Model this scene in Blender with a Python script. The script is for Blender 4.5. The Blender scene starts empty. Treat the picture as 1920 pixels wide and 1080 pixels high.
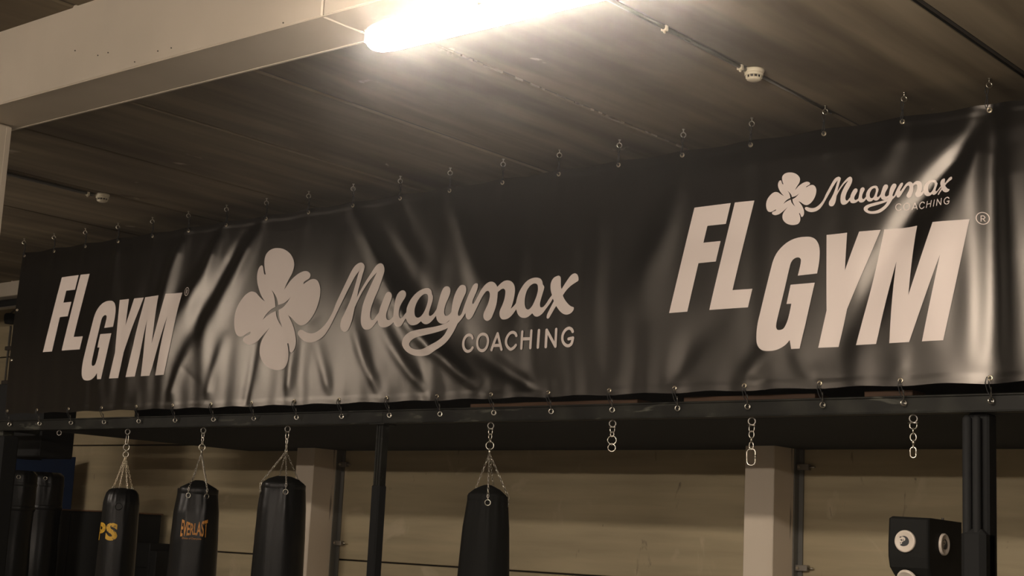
import bpy, math, random
import numpy as np
from mathutils import Vector, Matrix

random.seed(7)
SC = bpy.context.scene
COL = SC.collection
# ---------------------------------------------------------------- camera, world, exposure
# Working coordinates have their origin at the lens; the floor lies 1.6 m below.
# Everything is raised by 1.6 m at the end so that the floor is z = 0.
LENS_Z = 1.6
yaw, pitch, roll = (math.radians(a) for a in (40.326, 9.6843, 2.7985))
fwd = Vector((-math.sin(yaw)*math.cos(pitch), math.cos(yaw)*math.cos(pitch), math.sin(pitch)))
rgt0 = Vector((math.cos(yaw), math.sin(yaw), 0))
up0 = rgt0.cross(fwd)
rgt = rgt0*math.cos(roll) + up0*math.sin(roll)
upv = up0*math.cos(roll) - rgt0*math.sin(roll)
cd = bpy.data.cameras.new('camera')
cd.sensor_width = 36.0
cd.lens = 2797.54/1920*36.0
cd.clip_start = 0.05
cam = bpy.data.objects.new('camera', cd)
COL.objects.link(cam)
cam.matrix_world = Matrix(((rgt.x, upv.x, -fwd.x, 0), (rgt.y, upv.y, -fwd.y, 0), (rgt.z, upv.z, -fwd.z, 0), (0, 0, 0, 1)))
SC.camera = cam
world = bpy.data.worlds.new('world')
SC.world = world
world.use_nodes = True
world.node_tree.nodes['Background'].inputs[0].default_value = (1.0, 0.86, 0.72, 1)
world.node_tree.nodes['Background'].inputs[1].default_value = 0.05
# thin haze added to stand in for lens bloom: it gives the soft glow round the lamp
wn = world.node_tree
hz = wn.nodes.new('ShaderNodeVolumeScatter')
hz.inputs['Color'].default_value = (1, .97, .94, 1)
hz.inputs['Density'].default_value = .0038
hz.inputs['Anisotropy'].default_value = .965
wn.links.new(hz.outputs[0], wn.nodes['World Output'].inputs['Volume'])
SC.view_settings.view_transform = 'Standard'
SC.view_settings.look = 'None'
SC.view_settings.gamma = 1
SC.view_settings.use_curve_mapping = False
SC.view_settings.exposure = 0.0
LAMP_COLOR = (1.0, 0.86, 0.73)
LAMP_GLOW = 250.0

# ---------------------------------------------------------------- helpers
LOC = {}


def tag(o, label=None, cat=None, group=None, kind=None):
    if label: o['label'] = label
    if cat: o['category'] = cat
    if group: o['group'] = group
    if kind: o['kind'] = kind
    return o


def thing(name, loc, label=None, cat=None, group=None, kind=None):
    o = bpy.data.objects.new(name, None)
    o.empty_display_size = 0.1
    COL.objects.link(o)
    o.location = loc
    LOC[o] = Vector(loc)
    return tag(o, label, cat, group, kind)


def copy_thing(root, loc, label=None, group=None):
    def rec(o, parent):
        c = o.copy()
        COL.objects.link(c)
        if parent: c.parent = parent
        for ch in [k for k in LOC_CH.get(o, [])]:
            rec(ch, c)
        return c
    r = rec(root, None)
    r.location = loc
    LOC[r] = Vector(loc)
    if label: r['label'] = label
    if group: r['group'] = group
    return r


LOC_CH = {}


class MB:
    def __init__(s):
        s.v = []; s.f = []; s.sm = []

    def add(s, verts, faces, smooth=False):
        n = len(s.v)
        s.v += [tuple(v) for v in verts]
        s.f += [tuple(i+n for i in f) for f in faces]
        s.sm += [smooth]*len(faces)
        return s

    def box(s, x0, x1, y0, y1, z0, z1, bev=0.0):
        b = min(bev, (x1-x0)/2.01, (y1-y0)/2.01, (z1-z0)/2.01)
        if b <= 0:
            v = [(x, y, z) for x in (x0, x1) for y in (y0, y1) for z in (z0, z1)]
            return s.add(v, [(0, 1, 3, 2), (4, 6, 7, 5), (0, 4, 5, 1), (2, 3, 7, 6), (0, 2, 6, 4), (1, 5, 7, 3)])
        X = (x0, x1); Y = (y0, y1); Z = (z0, z1)
        v = []; idx = {}
        for i in (0, 1):
            for j in (0, 1):
                for k in (0, 1):
                    sx, sy, sz = (1 if i == 0 else -1), (1 if j == 0 else -1), (1 if k == 0 else -1)
                    for a, p in enumerate(((X[i], Y[j]+sy*b, Z[k]+sz*b), (X[i]+sx*b, Y[j], Z[k]+sz*b), (X[i]+sx*b, Y[j]+sy*b, Z[k]))):
                        idx[(i, j, k, a)] = len(v); v.append(p)
        f = []
        g = lambda *c: idx[c]
        for t in (0, 1):
            f.append((g(t, 0, 0, 0), g(t, 1, 0, 0), g(t, 1, 1, 0), g(t, 0, 1, 0)))
            f.append((g(0, t, 0, 1), g(1, t, 0, 1), g(1, t, 1, 1), g(0, t, 1, 1)))
            f.append((g(0, 0, t, 2), g(1, 0, t, 2), g(1, 1, t, 2), g(0, 1, t, 2)))
            for u in (0, 1):
                f.append((g(0, t, u, 1), g(1, t, u, 1), g(1, t, u, 2), g(0, t, u, 2)))
                f.append((g(t, 0, u, 0), g(t, 1, u, 0), g(t, 1, u, 2), g(t, 0, u, 2)))
                f.append((g(t, u, 0, 0), g(t, u, 1, 0), g(t, u, 1, 1), g(t, u, 0, 1)))
                for w in (0, 1):
                    f.append((g(t, u, w, 0), g(t, u, w, 1), g(t, u, w, 2)))
        return s.add(v, f)

    def tube(s, pts, r, n=8, closed=False, caps=True, smooth=True):
        pts = [Vector(p) for p in pts]
        m = len(pts)
        rr = r if isinstance(r, (list, tuple)) else [r]*m
        vs = []
        prev = None
        for i, p in enumerate(pts):
            if closed: t = pts[(i+1) % m]-pts[i-1]
            else: t = pts[min(i+1, m-1)]-pts[max(i-1, 0)]
            t.normalize()
            if prev is None:
                a = Vector((0, 0, 1)) if abs(t.z) < .9 else Vector((1, 0, 0))
                e = t.cross(a).normalized()
            else:
                e = prev-t*prev.dot(t)
                e.normalize()
            prev = e
            b = t.cross(e)
            for k in range(n):
                a = 2*math.pi*k/n
                vs.append(p+(e*math.cos(a)+b*math.sin(a))*rr[i])
        fs = []
        for i in range(m if closed else m-1):
            j = (i+1) % m
            for k in range(n):
                l = (k+1) % n
                fs.append((i*n+k, i*n+l, j*n+l, j*n+k))
        s.add(vs, fs, smooth)
        if caps and not closed:
            q = len(s.v)-len(vs)
            s.f.append(tuple(q+k for k in range(n))[::-1]); s.sm.append(False)
            s.f.append(tuple(q+(m-1)*n+k for k in range(n))); s.sm.append(False)
        return s

    def ring(s, c, R, r, axis='y', n=20, k=6, sz=1.0, spin=0.0):
        pts = []
        for i in range(n):
            a = 2*math.pi*i/n
            u, w = R*math.cos(a), R*sz*math.sin(a)
            if axis == 'y': p = Vector((u, 0, w))
            elif axis == 'x': p = Vector((0, u, w))
            else: p = Vector((u, w, 0))
            p.rotate(Matrix.Rotation(spin, 3, 'Z'))
            pts.append(Vector(c)+p)
        return s.tube(pts, r, k, closed=True)

    def lathe(s, prof, c, n=32, disp=None, smooth=True):
        vs = []
        for (r, z) in prof:
            for k in range(n):
                a = 2*math.pi*k/n
                rr = r+(disp(a, z, r) if disp else 0)
                vs.append((c[0]+rr*math.cos(a), c[1]+rr*math.sin(a), c[2]+z))
        fs = []
        for i in range(len(prof)-1):
            for k in range(n):
                l = (k+1) % n
                fs.append((i*n+k, i*n+l, (i+1)*n+l, (i+1)*n+k))
        return s.add(vs, fs, smooth)

    def disc(s, c, r, axis='y', n=28, sign=-1):
        vs = [tuple(c)]
        for k in range(n):
            a = 2*math.pi*k/n
            u, w = r*math.cos(a), r*math.sin(a)
            vs.append((c[0]+u, c[1], c[2]+w) if axis == 'y' else ((c[0], c[1]+u, c[2]+w) if axis == 'x' else (c[0]+u, c[1]+w, c[2])))
        return s.add(vs, [(0, 1+k, 1+(k+1) % n) for k in range(n)])

    def chain(s, p0, p1, pitch=.021, w=.0065, r=.0021, n=10):
        p0 = Vector(p0); p1 = Vector(p1)
        d = p1-p0; L = d.length; d.normalize()
        cnt = max(2, round(L/pitch)); st = L/cnt
        a = Vector((0, 0, 1)) if abs(d.z) < .9 else Vector((1, 0, 0))
        e = d.cross(a).normalized(); b = d.cross(e)
        for i in range(cnt):
            c = p0+d*(st*(i+.5))
            q = e*math.cos(.5+1.57*(i % 2))+b*math.sin(.5+1.57*(i % 2))
            hl = st*.5+r*1.2-w
            pts = []
            for j in range(n):
                t = 2*math.pi*j/n
                cx, cy = math.cos(t)*w, math.sin(t)*w
                pts.append(c+q*cx+d*(cy+(hl if cy > 0 else -hl)))
            s.tube(pts, r, 5, closed=True)
        return s

    def build(s, name, mat, parent=None, auto=True):
        me = bpy.data.meshes.new(name)
        base = Vector((0, 0, 0))
        if parent is not None: base = LOC[parent]
        me.from_pydata([(v[0]-base.x, v[1]-base.y, v[2]-base.z) for v in s.v], [], s.f)
        me.polygons.foreach_set('use_smooth', s.sm)
        import bmesh
        bm = bmesh.new(); bm.from_mesh(me)
        if not getattr(s, 'keepn', False):
            bmesh.ops.recalc_face_normals(bm, faces=bm.faces)
        bm.to_mesh(me); bm.free()
        me.materials.append(mat)
        me.update()
        o = bpy.data.objects.new(name, me)
        COL.objects.link(o)
        if parent is not None:
            o.parent = parent
            LOC_CH.setdefault(parent, []).append(o)
        LOC[o] = base
        return o


# ---------------------------------------------------------------- materials
def new_mat(name, color, rough=.5, metal=0.0, spec=.5, noise=None, bump=None, coat=0.0):
    """noise = (scale vector, amount, detail, second colour); bump = (scale, strength, distance)"""
    m = bpy.data.materials.new(name)
    m.use_nodes = True
    nt = m.node_tree
    b = nt.nodes['Principled BSDF']
    b.inputs['Base Color'].default_value = (*color, 1)
    b.inputs['Roughness'].default_value = rough
    b.inputs['Metallic'].default_value = metal
    b.inputs['Specular IOR Level'].default_value = spec
    if coat: b.inputs['Coat Weight'].default_value = coat
    tc = nt.nodes.new('ShaderNodeTexCoord')
    if noise:
        sc, lo, hi, det, c2 = noise
        mp = nt.nodes.new('ShaderNodeMapping'); mp.inputs['Scale'].default_value = sc
        nz = nt.nodes.new('ShaderNodeTexNoise'); nz.inputs['Detail'].default_value = det; nz.inputs['Scale'].default_value = 1
        rp = nt.nodes.new('ShaderNodeMapRange'); rp.inputs[1].default_value = lo; rp.inputs[2].default_value = hi
        mx = nt.nodes.new('ShaderNodeMix'); mx.data_type = 'RGBA'
        mx.inputs[6].default_value = (*color, 1); mx.inputs[7].default_value = (*c2, 1)
        nt.links.new(tc.outputs['Object'], mp.inputs[0]); nt.links.new(mp.outputs[0], nz.inputs['Vector'])
        nt.links.new(nz.outputs['Fac'], rp.inputs[0]); nt.links.new(rp.outputs[0], mx.inputs[0])
        nt.links.new(mx.outputs[2], b.inputs['Base Color'])
        m['mixnode'] = mx.name
    if bump:
        sc, st, ds = bump
        mp = nt.nodes.new('ShaderNodeMapping'); mp.inputs['Scale'].default_value = sc
        nz = nt.nodes.new('ShaderNodeTexNoise'); nz.inputs['Detail'].default_value = 5; nz.inputs['Scale'].default_value = 1
        bp = nt.nodes.new('ShaderNodeBump'); bp.inputs['Strength'].default_value = st; bp.inputs['Distance'].default_value = ds
        nt.links.new(tc.outputs['Object'], mp.inputs[0]); nt.links.new(mp.outputs[0], nz.inputs['Vector'])
        nt.links.new(nz.outputs['Fac'], bp.inputs['Height']); nt.links.new(bp.outputs[0], b.inputs['Normal'])
    return m


def add_layer(m, sc, lo, hi, det, c2, dist=0.0):
    """another noise-driven colour layer over the base colour"""
    nt = m.node_tree
    b = nt.nodes['Principled BSDF']
    l = b.inputs['Base Color'].links
    tc = nt.nodes.new('ShaderNodeTexCoord')
    mp = nt.nodes.new('ShaderNodeMapping'); mp.inputs['Scale'].default_value = sc
    mp.inputs['Location'].default_value = (random.random()*9, random.random()*9, random.random()*9)
    nz = nt.nodes.new('ShaderNodeTexNoise'); nz.inputs['Detail'].default_value = det; nz.inputs['Scale'].default_value = 1
    nz.inputs['Distortion'].default_value = dist
    rp = nt.nodes.new('ShaderNodeMapRange'); rp.inputs[1].default_value = lo; rp.inputs[2].default_value = hi
    mx = nt.nodes.new('ShaderNodeMix'); mx.data_type = 'RGBA'
    if l: nt.links.new(l[0].from_socket, mx.inputs[6])
    else: mx.inputs[6].default_value = b.inputs['Base Color'].default_value
    mx.inputs[7].default_value = (*c2, 1)
    nt.links.new(tc.outputs['Object'], mp.inputs[0]); nt.links.new(mp.outputs[0], nz.inputs['Vector'])
    nt.links.new(nz.outputs['Fac'], rp.inputs[0]); nt.links.new(rp.outputs[0], mx.inputs[0])
    nt.links.new(mx.outputs[2], b.inputs['Base Color'])


M = {}
M['slab'] = new_mat('stained_concrete_slab', (.22, .18, .12), .8, spec=.15, noise=((5, .4, 5), .35, .7, 6, (.12, .095, .062)), bump=((9, 3, 9), .25, .01))
add_layer(M['slab'], (1.6, .35, 1.6), .45, .72, 4, (.085, .067, .046), .6)
add_layer(M['slab'], (3.2, 2.2, 3), .70, .76, 7, (.42, .36, .28), .5)
M['slab_edge'] = new_mat('chipped_joint_mortar', (.30, .26, .19), .9, noise=((20, 4, 20), .4, .6, 6, (.12, .10, .075)))
M['cream'] = new_mat('cream_painted_concrete', (.62, .55, .45), .6, spec=.3, noise=((2, 2, 2), .3, .7, 4, (.55, .49, .40)), bump=((30, 30, 30), .05, .003))
M['pillar'] = new_mat('white_painted_pillar', (.78, .68, .55), .6, spec=.3, noise=((3, 3, .8), .35, .7, 5, (.70, .60, .48)))
add_layer(M['pillar'], (9, 9, 2), .66, .74, 6, (.25, .21, .17), .8)
M['panel'] = new_mat('beige_wall_panel', (.46, .385, .245), .65, spec=.3, noise=((.8, 2, 9), .35, .7, 6, (.36, .30, .19)), bump=((3, 3, 60), .15, .004))
add_layer(M['panel'], (2, 2, 2), .62, .72, 7, (.52, .44, .30), 1.2)
add_layer(M['panel'], (7, 7, 3), .70, .76, 7, (.12, .10, .075), 1.0)
M['wall'] = new_mat('plain_plaster', (.38, .33, .26), .8)
M['floor'] = new_mat('grey_rubber_floor', (.21, .20, .175), .8, noise=((40, 40, 40), .4, .6, 3, (.06, .055, .05)))
M['vinyl'] = new_mat('black_banner_vinyl', (.009, .0085, .008), .40, spec=1.0, bump=((220, 220, 220), .06, .0006))
vn = M['vinyl'].node_tree; vb = vn.nodes['Principled BSDF']
vd = vn.nodes.new('ShaderNodeBsdfDiffuse'); vd.inputs[0].default_value = (.0070, .0068, .0064, 1)
vg = vn.nodes.new('ShaderNodeBsdfGlossy'); vg.distribution = 'BECKMANN'; vg.inputs['Roughness'].default_value = .34; vg.inputs['Color'].default_value = (1, .92, .82, 1)
vf = vn.nodes.new('ShaderNodeFresnel'); vf.inputs[0].default_value = 1.62
vm = vn.nodes.new('ShaderNodeMixShader')
bl = vb.inputs['Normal'].links[0].from_socket
for n_ in (vd, vg, vf): vn.links.new(bl, n_.inputs['Normal'])
vn.links.new(vf.outputs[0], vm.inputs[0]); vn.links.new(vd.outputs[0], vm.inputs[1]); vn.links.new(vg.outputs[0], vm.inputs[2])
vn.links.new(vm.outputs[0], vn.nodes['Material Output'].inputs[0])
vn.nodes.remove(vb)
M['print'] = new_mat('white_banner_print', (.66, .585, .545), .75, spec=.2)
pn = M['print'].node_tree; pb = pn.nodes['Principled BSDF']
pd_ = pn.nodes.new('ShaderNodeBsdfDiffuse'); pd_.inputs[0].default_value = (.64, .565, .52, 1)
pg = pn.nodes.new('ShaderNodeBsdfGlossy'); pg.distribution = 'BECKMANN'; pg.inputs['Roughness'].default_value = .42; pg.inputs['Color'].default_value = (1, .92, .82, 1)
pf = pn.nodes.new('ShaderNodeFresnel'); pf.inputs[0].default_value = 1.38
pm = pn.nodes.new('ShaderNodeMixShader')
pn.links.new(pf.outputs[0], pm.inputs[0]); pn.links.new(pd_.outputs[0], pm.inputs[1]); pn.links.new(pg.outputs[0], pm.inputs[2])
pn.links.new(pm.outputs[0], pn.nodes['Material Output'].inputs[0]); pn.nodes.remove(pb)
M['steel_black'] = new_mat('black_powder_coated_steel', (.010, .010, .008), .6, spec=.18, noise=((5, 5, 5), .45, .75, 6, (.028, .028, .022)))
add_layer(M['steel_black'], (3, 12, 14), .6, .75, 6, (.10, .10, .08), 1.0)
M['deck'] = new_mat('black_deck_board', (.052, .054, .054), .9, spec=.1)
M['foam'] = new_mat('black_foam_sleeve', (.018, .0185, .0185), .85, spec=.1)
M['leather'] = new_mat('black_bag_leather', (.008, .0082, .0082), .34, spec=.25, noise=((9, 9, 3), .5, .8, 5, (.014, .013, .012)), bump=((60, 60, 25), .25, .004))
M['canvas'] = new_mat('matt_black_bag_cover', (.0095, .0098, .009), .62, spec=.12, bump=((40, 40, 12), .25, .004))
M['chrome'] = new_mat('galvanised_steel', (.62, .58, .50), .28, metal=1.0)
M['zinc'] = new_mat('dull_zinc_bracket', (.30, .28, .25), .45, metal=.8)
M['brass'] = new_mat('brass_eyelet', (.75, .66, .50), .3, metal=1.0)
M['cord'] = new_mat('black_elastic_cord', (.015, .015, .015), .7)
M['plastic'] = new_mat('ivory_plastic', (.60, .54, .40), .5)
M['slot'] = new_mat('dark_vent_slot', (.06, .05, .04), .8)
M['conduit'] = new_mat('grey_steel_conduit', (.16, .155, .14), .45, metal=.3)
M['yellow'] = new_mat('worn_yellow_print', (.62, .36, .02), .5, noise=((60, 60, 60), .58, .66, 6, (.04, .035, .02)))
M['orange'] = new_mat('orange_gold_print', (.62, .27, .04), .5, noise=((50, 50, 50), .45, .7, 4, (.42, .17, .03)))
M['blue'] = new_mat('navy_blue_mat', (.008, .016, .040), .8, spec=.1, noise=((6, 6, 6), .4, .7, 3, (.007, .013, .033)))
M['wood'] = new_mat('brown_timber', (.16, .085, .045), .6, noise=((2, 30, 30), .4, .7, 5, (.10, .05, .025)))
M['palewood'] = new_mat('pale_timber', (.40, .31, .22), .6, noise=((2, 30, 30), .4, .7, 5, (.30, .23, .16)))
M['disc'] = new_mat('off_white_target_disc', (.62, .55, .47), .45)
M['ink'] = new_mat('black_disc_print', (.02, .022, .025), .5)
M['dark'] = new_mat('near_black_plastic', (.018, .0185, .0185), .7, spec=.15)
lm = bpy.data.materials.new('lit_diffuser'); lm.use_nodes = True
nt = lm.node_tree; nt.nodes.clear()
em = nt.nodes.new('ShaderNodeEmission'); em.inputs[0].default_value = (*LAMP_COLOR, 1); em.inputs[1].default_value = LAMP_GLOW
ou = nt.nodes.new('ShaderNodeOutputMaterial'); nt.links.new(em.outputs[0], ou.inputs[0])
M['lit'] = lm
lm2 = lm.copy(); lm2.name = 'dimmed_lit_diffuser'; M['lit_dimmed'] = lm2  # same diffuser, glow turned down to balance the light from out-of-view lamps
for n_ in lm2.node_tree.nodes:
    if n_.type == 'EMISSION': n_.inputs[1].default_value = LAMP_GLOW*.60
M['lampbody'] = new_mat('pale_lamp_housing', (.6, .56, .50), .5)

# ================================================================= SETTING
CEIL = 2.76; FLOOR = -LENS_Z; WALLY = 10.657
XL, XR, YF = -19.0, 4.0, -9.0
fl = MB().box(XL-.2, XR+.2, YF-.2, WALLY+.25, FLOOR-.2, FLOOR).build('floor', M['floor']); tag(fl, kind='structure')
ce = thing('ceiling', (0, 0, CEIL), kind='structure')
MB().box(XL-.2, XR+.2, YF-.2, WALLY+.25, CEIL+.06, CEIL+.25).build('slab_core', M['slot'], ce)
rs = random.Random(3)
for k in range(-5, 14):                       # precast slabs, 1.268 m wide, running away from the camera
    x1 = -3.094-1.268*k
    x0 = x1-1.268
    if x1 < XL or x0 > XR: continue
    x0 = max(x0, XL-.1); x1 = min(x1, XR+.1)
    g = .009
    dz = rs.uniform(-.003, .003)
    xs = (x0+g, x0+g+.016, x1-g-.016, x1-g)
    v = []
    for y in (YF-.1, WALLY+.1):
        v += [(xs[0], y, CEIL+dz+.016), (xs[1], y, CEIL+dz), (xs[2], y, CEIL+dz), (xs[3], y, CEIL+dz+.016), (xs[3], y, CEIL+.07), (xs[0], y, CEIL+.07)]
    MB().add(v, [(0, 1, 7, 6), (1, 2, 8, 7), (2, 3, 9, 8), (3, 4, 10, 9), (5, 0, 6, 11), (0, 5, 4, 3, 2, 1), (6, 7, 8, 9, 10, 11)]).build('slab', M['slab'], ce)
for k in range(-5, 14):
    xj = -3.094-1.268*k
    if XL < xj < XR:
        MB().box(xj-.0085, xj+.0085, YF, WALLY, CEIL+.010, CEIL+.065).build('joint_filler', M['slot'], ce)
# crumbling mortar that squeezed out of two of the joints
for xj in (-5.630,):
    m = MB(); rj = random.Random(int(-xj*100))
    y = 5.75
    while y < 8.6:
        L = rj.uniform(.03, .09); w = rj.uniform(.002, .006)
        m.box(xj-w-rj.uniform(0, .006), xj+w*.4, y, y+L, CEIL-rj.uniform(.001, .003), CEIL+.02, .001)
        y += L+rj.uniform(.0, .12)
    o = m.build('joint_mortar', M['slab_edge'], ce); o['kind'] = 'stuff'

wb = thing('wall_back', (0, WALLY, FLOOR), kind='structure')
MB().box(XL-.2, XR+.2, WALLY+.07, WALLY+.25, FLOOR, CEIL+.1).build('wall_core', M['slot'], wb)
PX = (-16.62, -11.345, -6.083, -.81)
zedges = (FLOOR-.05, -1.42, -.250, .920, 2.09, CEIL+.05)
xedges = (XL-.1,)+PX+(XR+.1,)
for i in range(len(xedges)-1):
    for j in range(len(zedges)-1):
        g = .008
        off = rs.uniform(-.004, .004)
        MB().box(xedges[i]+.004, xedges[i+1]-.004, WALLY+off, WALLY+.08, zedges[j]+g, zedges[j+1]-g, .006).build('panel', M['panel'], wb)
for nm, b in (('wall_left', (XL-.2, XL, YF, WALLY+.2)), ('wall_right', (XR, XR+.2, YF, WALLY+.2)), ('wall_front', (XL, XR, YF-.2, YF))):
    tag(MB().box(b[0], b[1], b[2], b[3], FLOOR, CEIL+.1).build(nm, M['wall']), kind='structure')

# pillars on the back wall, each with a steel angle down its side and clamps
for px_ in PX:
    p = thing('wall_pillar', (px_, 10.46, FLOOR), kind='structure')
    MB().box(px_-.132, px_+.132, 10.270, WALLY+.03, FLOOR, CEIL+.02, .006).build('pillar_shaft', M['pillar'], p)
    for sx in (1, -1):
        xa = px_+sx*.132
        MB().box(min(xa, xa+sx*.012), max(xa, xa+sx*.012), 10.575, WALLY, FLOOR, CEIL, .001)\
            .box(min(xa, xa+sx*.05), max(xa, xa+sx*.05), WALLY-.014, WALLY+.002, FLOOR, CEIL, .001).build('steel_angle', M['conduit'], p)
        for zc in (.705, -.085, -1.0, 1.6):
            l = .115
            a, b = sorted((xa+sx*.012, xa+sx*l))
            cl = MB().box(a, b, WALLY-.055, WALLY-.012, zc-.024, zc+.024, .003).build('clamp', M['zinc'], p)
            a, b = sorted((xa+sx*l, xa+sx*(l+.045)))
            MB().tube([(a, WALLY-.033, zc), (b, WALLY-.033, zc)], .008).tube([(xa+sx*.035, WALLY-.07, zc), (xa+sx*.035, WALLY-.05, zc)], .012).build('bolt', M['chrome'], cl)

# beams and the near column
bm_ = thing('ceiling_beam', (-7, 4.52, 2.313), kind='structure')
MB().box(-9.8, -4.895, 4.34, 4.70, 2.313, CEIL+.03, .008).build('beam_casing', M['cream'], bm_)
MB().box(-4.890, XR, 4.34, 4.70, 2.313, CEIL+.03, .008).build('beam_casing', M['cream'], bm_)
MB().box(XL, -9.805, 4.34, 4.70, 2.313, CEIL+.03, .008).build('beam_casing', M['cream'], bm_)
MB().box(XL, XR, 4.342, 4.352, 2.311, 2.316, .001).build('bottom_lip', M['cream'], bm_)
MB().box(XL, XR, 4.686, 4.7015, 2.310, 2.318, .001).build('bottom_lip', M['cream'], bm_)
m = MB(); rb = random.Random(11)
for i in range(9):
    x = rb.uniform(-8.4, -4.5); z = rb.choice((2.34, 2.36, 2.72, 2.5, 2.43))+rb.uniform(-.01, .01)
    m.tube([(x, 4.336, z), (x, 4.342, z)], .0035, 6)
o = m.build('screw_head', M['slot'], bm_); o['kind'] = 'stuff'
far = thing('ceiling_beam', (-16, 9.6, 2.59), kind='structure')
MB().box(XL, -12.9, 9.46, 9.80, 2.59, CEIL+.03, .008).build('beam_casing', M['cream'], far)
colm = thing('column', (-8.06, 4.52, FLOOR), kind='structure')
MB().box(-8.20, -7.912, 4.395, 4.632, FLOOR, 2.307, .010).build('column_shaft', M['cream'], colm)
MB().box(-7.914, -7.9095, 4.60, 4.634, FLOOR, 2.300, .002).build('edge_strip', M['cream'], colm)
MB().box(-8.23, -7.895, 4.37, 4.66, FLOOR, FLOOR+.12, .005).build('column_foot', M['cream'], colm)

# ================================================================= CEILING FITTINGS
def smoke_detector(x, y, label):
    t = thing('smoke_detector', (x, y, CEIL), label, 'smoke detector', 'smoke detectors on the ceiling')
    MB().lathe([(.001, -.0), (.058, 0), (.060, -.012), (.056, -.022), (.052, -.024)], (x, y, CEIL), 32).build('base', M['plastic'], t)
    h = MB().lathe([(.052, -.020), (.055, -.026), (.055, -.036), (.047, -.040)], (x, y, CEIL), 32)
    h.lathe([(.044, -.054), (.042, -.062), (.030, -.068), (.001, -.069)], (x, y, CEIL), 32)
    h.lathe([(.036, -.036), (.036, -.060)], (x, y, CEIL), 24)
    hd = h.build('head', M['plastic'], t)
    ri = MB()
    for k in range(12):
        a = k*math.pi/6
        c, s_ = math.cos(a), math.sin(a)
        ri.tube([(x+.0455*c, y+.0455*s_, CEIL-.037), (x+.0435*c, y+.0435*s_, CEIL-.057)], .0035, 6)
    ri.build('rib', M['plastic'], hd)
    MB().lathe([(.037, -.038), (.0375, -.058)], (x, y, CEIL), 24).build('vent_slot', M['slot'], hd)
    return t
smoke_detector(-4.335, 7.17, 'ivory smoke detector on a grey conduit, nearer and larger, right of the lit lamp')
smoke_detector(-10.735, 7.20, 'small dim smoke detector far left, above the banner\'s left logo')

def conduit(xc, y0, y1, label, r, clips, box):
    t = thing('ceiling_conduit', (xc, (y0+y1)/2, CEIL), label, 'conduit', 'conduits on the ceiling')
    MB().tube([(xc, y0, CEIL-r), (xc, box-.055, CEIL-r)], r, 10).build('tube', M['conduit'], t)
    if y1 < 9: MB().tube([(xc, box+.055, CEIL-r*.5), (xc, y1, CEIL-r*.5)], r*.5, 10).build('tube', M['conduit'], t)
    for yc in clips:
        MB().box(xc-.018, xc+.018, yc-.012, yc+.012, CEIL-.030, CEIL, .003).box(xc-.004, xc+.004, yc-.008, yc+.008, CEIL-.042, CEIL-.02, .002).build('clip', M['plastic'], t)
    return t
conduit(-4.360, YF+.2, 8.15, 'grey steel conduit running to the nearer smoke detector at right', .012, (6.29, 7.06, 5.2, 3.5, 1.5), 7.17)
conduit(-10.785, YF+.2, 9.4, 'dark conduit running to the far left smoke detector', .013, (7.085, 5.9, 3.0), 7.20)
t = thing('cable_tube', (-3.094, 3, CEIL), 'thin black tube along the ceiling joint in the top right corner', 'tube')
MB().tube([(-3.098, YF+.2, CEIL-.006), (-3.098, 8.6, CEIL-.006)], .0065, 8).build('tube_run', M['dark'], t)

# lamps: a waterproof batten hung under the slab; only one is in view
def lamp(x0, y, z, label, L=1.56, glow='lit'):
    xm = x0+L/2
    t = thing('batten_lamp', (xm, y, z), label, 'lamp', 'fluorescent batten lamps')
    # cross-section half profile: housing above, diffuser below
    def loft(prof, name, mat, xs, sc):
        m = MB(); n = len(prof); v = []
        for x, s_ in zip(xs, sc):
            v += [(x, y+p[0]*s_, z+p[1]*s_) for p in prof]
        f = []
        for i in range(len(xs)-1):
            for k in range(n):
                f.append((i*n+k, i*n+(k+1) % n, (i+1)*n+(k+1) % n, (i+1)*n+k))
        f += [tuple(range(n)), tuple(range((len(xs)-1)*n, len(xs)*n))]
        m.add(v, f)
        return m.build(name, mat, t)
    dif = [(-.030, .050), (-.058, .026), (-.060, -.010), (-.046, -.040), (-.020, -.052), (.020, -.052), (.046, -.040), (.060, -.010), (.058, .026), (.030, .050)]
    loft(dif, 'diffuser', M[glow], (x0+.02, x0+.05, x0+.12, x0+L-.12, x0+L-.05, x0+L-.02), (.72, .88, 1, 1, .88, .72))
    hou = [(-.031, .049), (-.028, .064), (.028, .064), (.031, .049)]
    loft(hou, 'housing', M['lampbody'], (x0, x0+.03, x0+.10, x0+L-.10, x0+L-.03, x0+L), (.78, .9, 1, 1, .9, .78))
    for xe in (x0, x0+L):
        MB().box(xe-.008, xe+.008, y-.030, y+.030, z-.012, z+.040, .004).build('end_cap', M['lampbody'], t)
    for xw in (x0+.62, x0+L-.25):
        MB().tube([(xw, y, z+.058), (xw, y, CEIL)], .0022, 6).build('suspension_wire', M['zinc'], t)
        for sy in (-1, 1):
            MB().box(xw-.012, xw+.012, y+sy*.062-.004, y+sy*.062+.004, z+.005, z+.045, .002).build('clip', M['chrome'], t)
    return t
LZ, LY = 1.895, 3.86
lamp(-4.06, LY, LZ, 'glaring lit fluorescent batten lamp at the top of the photo')
lamp(-13.9, LY, LZ, 'lit batten lamp outside the photo, left of the near column', glow='lit_dimmed')
NTH = ('leftmost', 'second from the left', 'third from the left', 'third from the right', 'second from the right', 'rightmost')
for k in range(6):
    lamp(-12.3+k*2.75, -5.0, LZ, 'lit batten lamp in the rear row behind the camera, '+NTH[k], glow='lit_dimmed')

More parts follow.
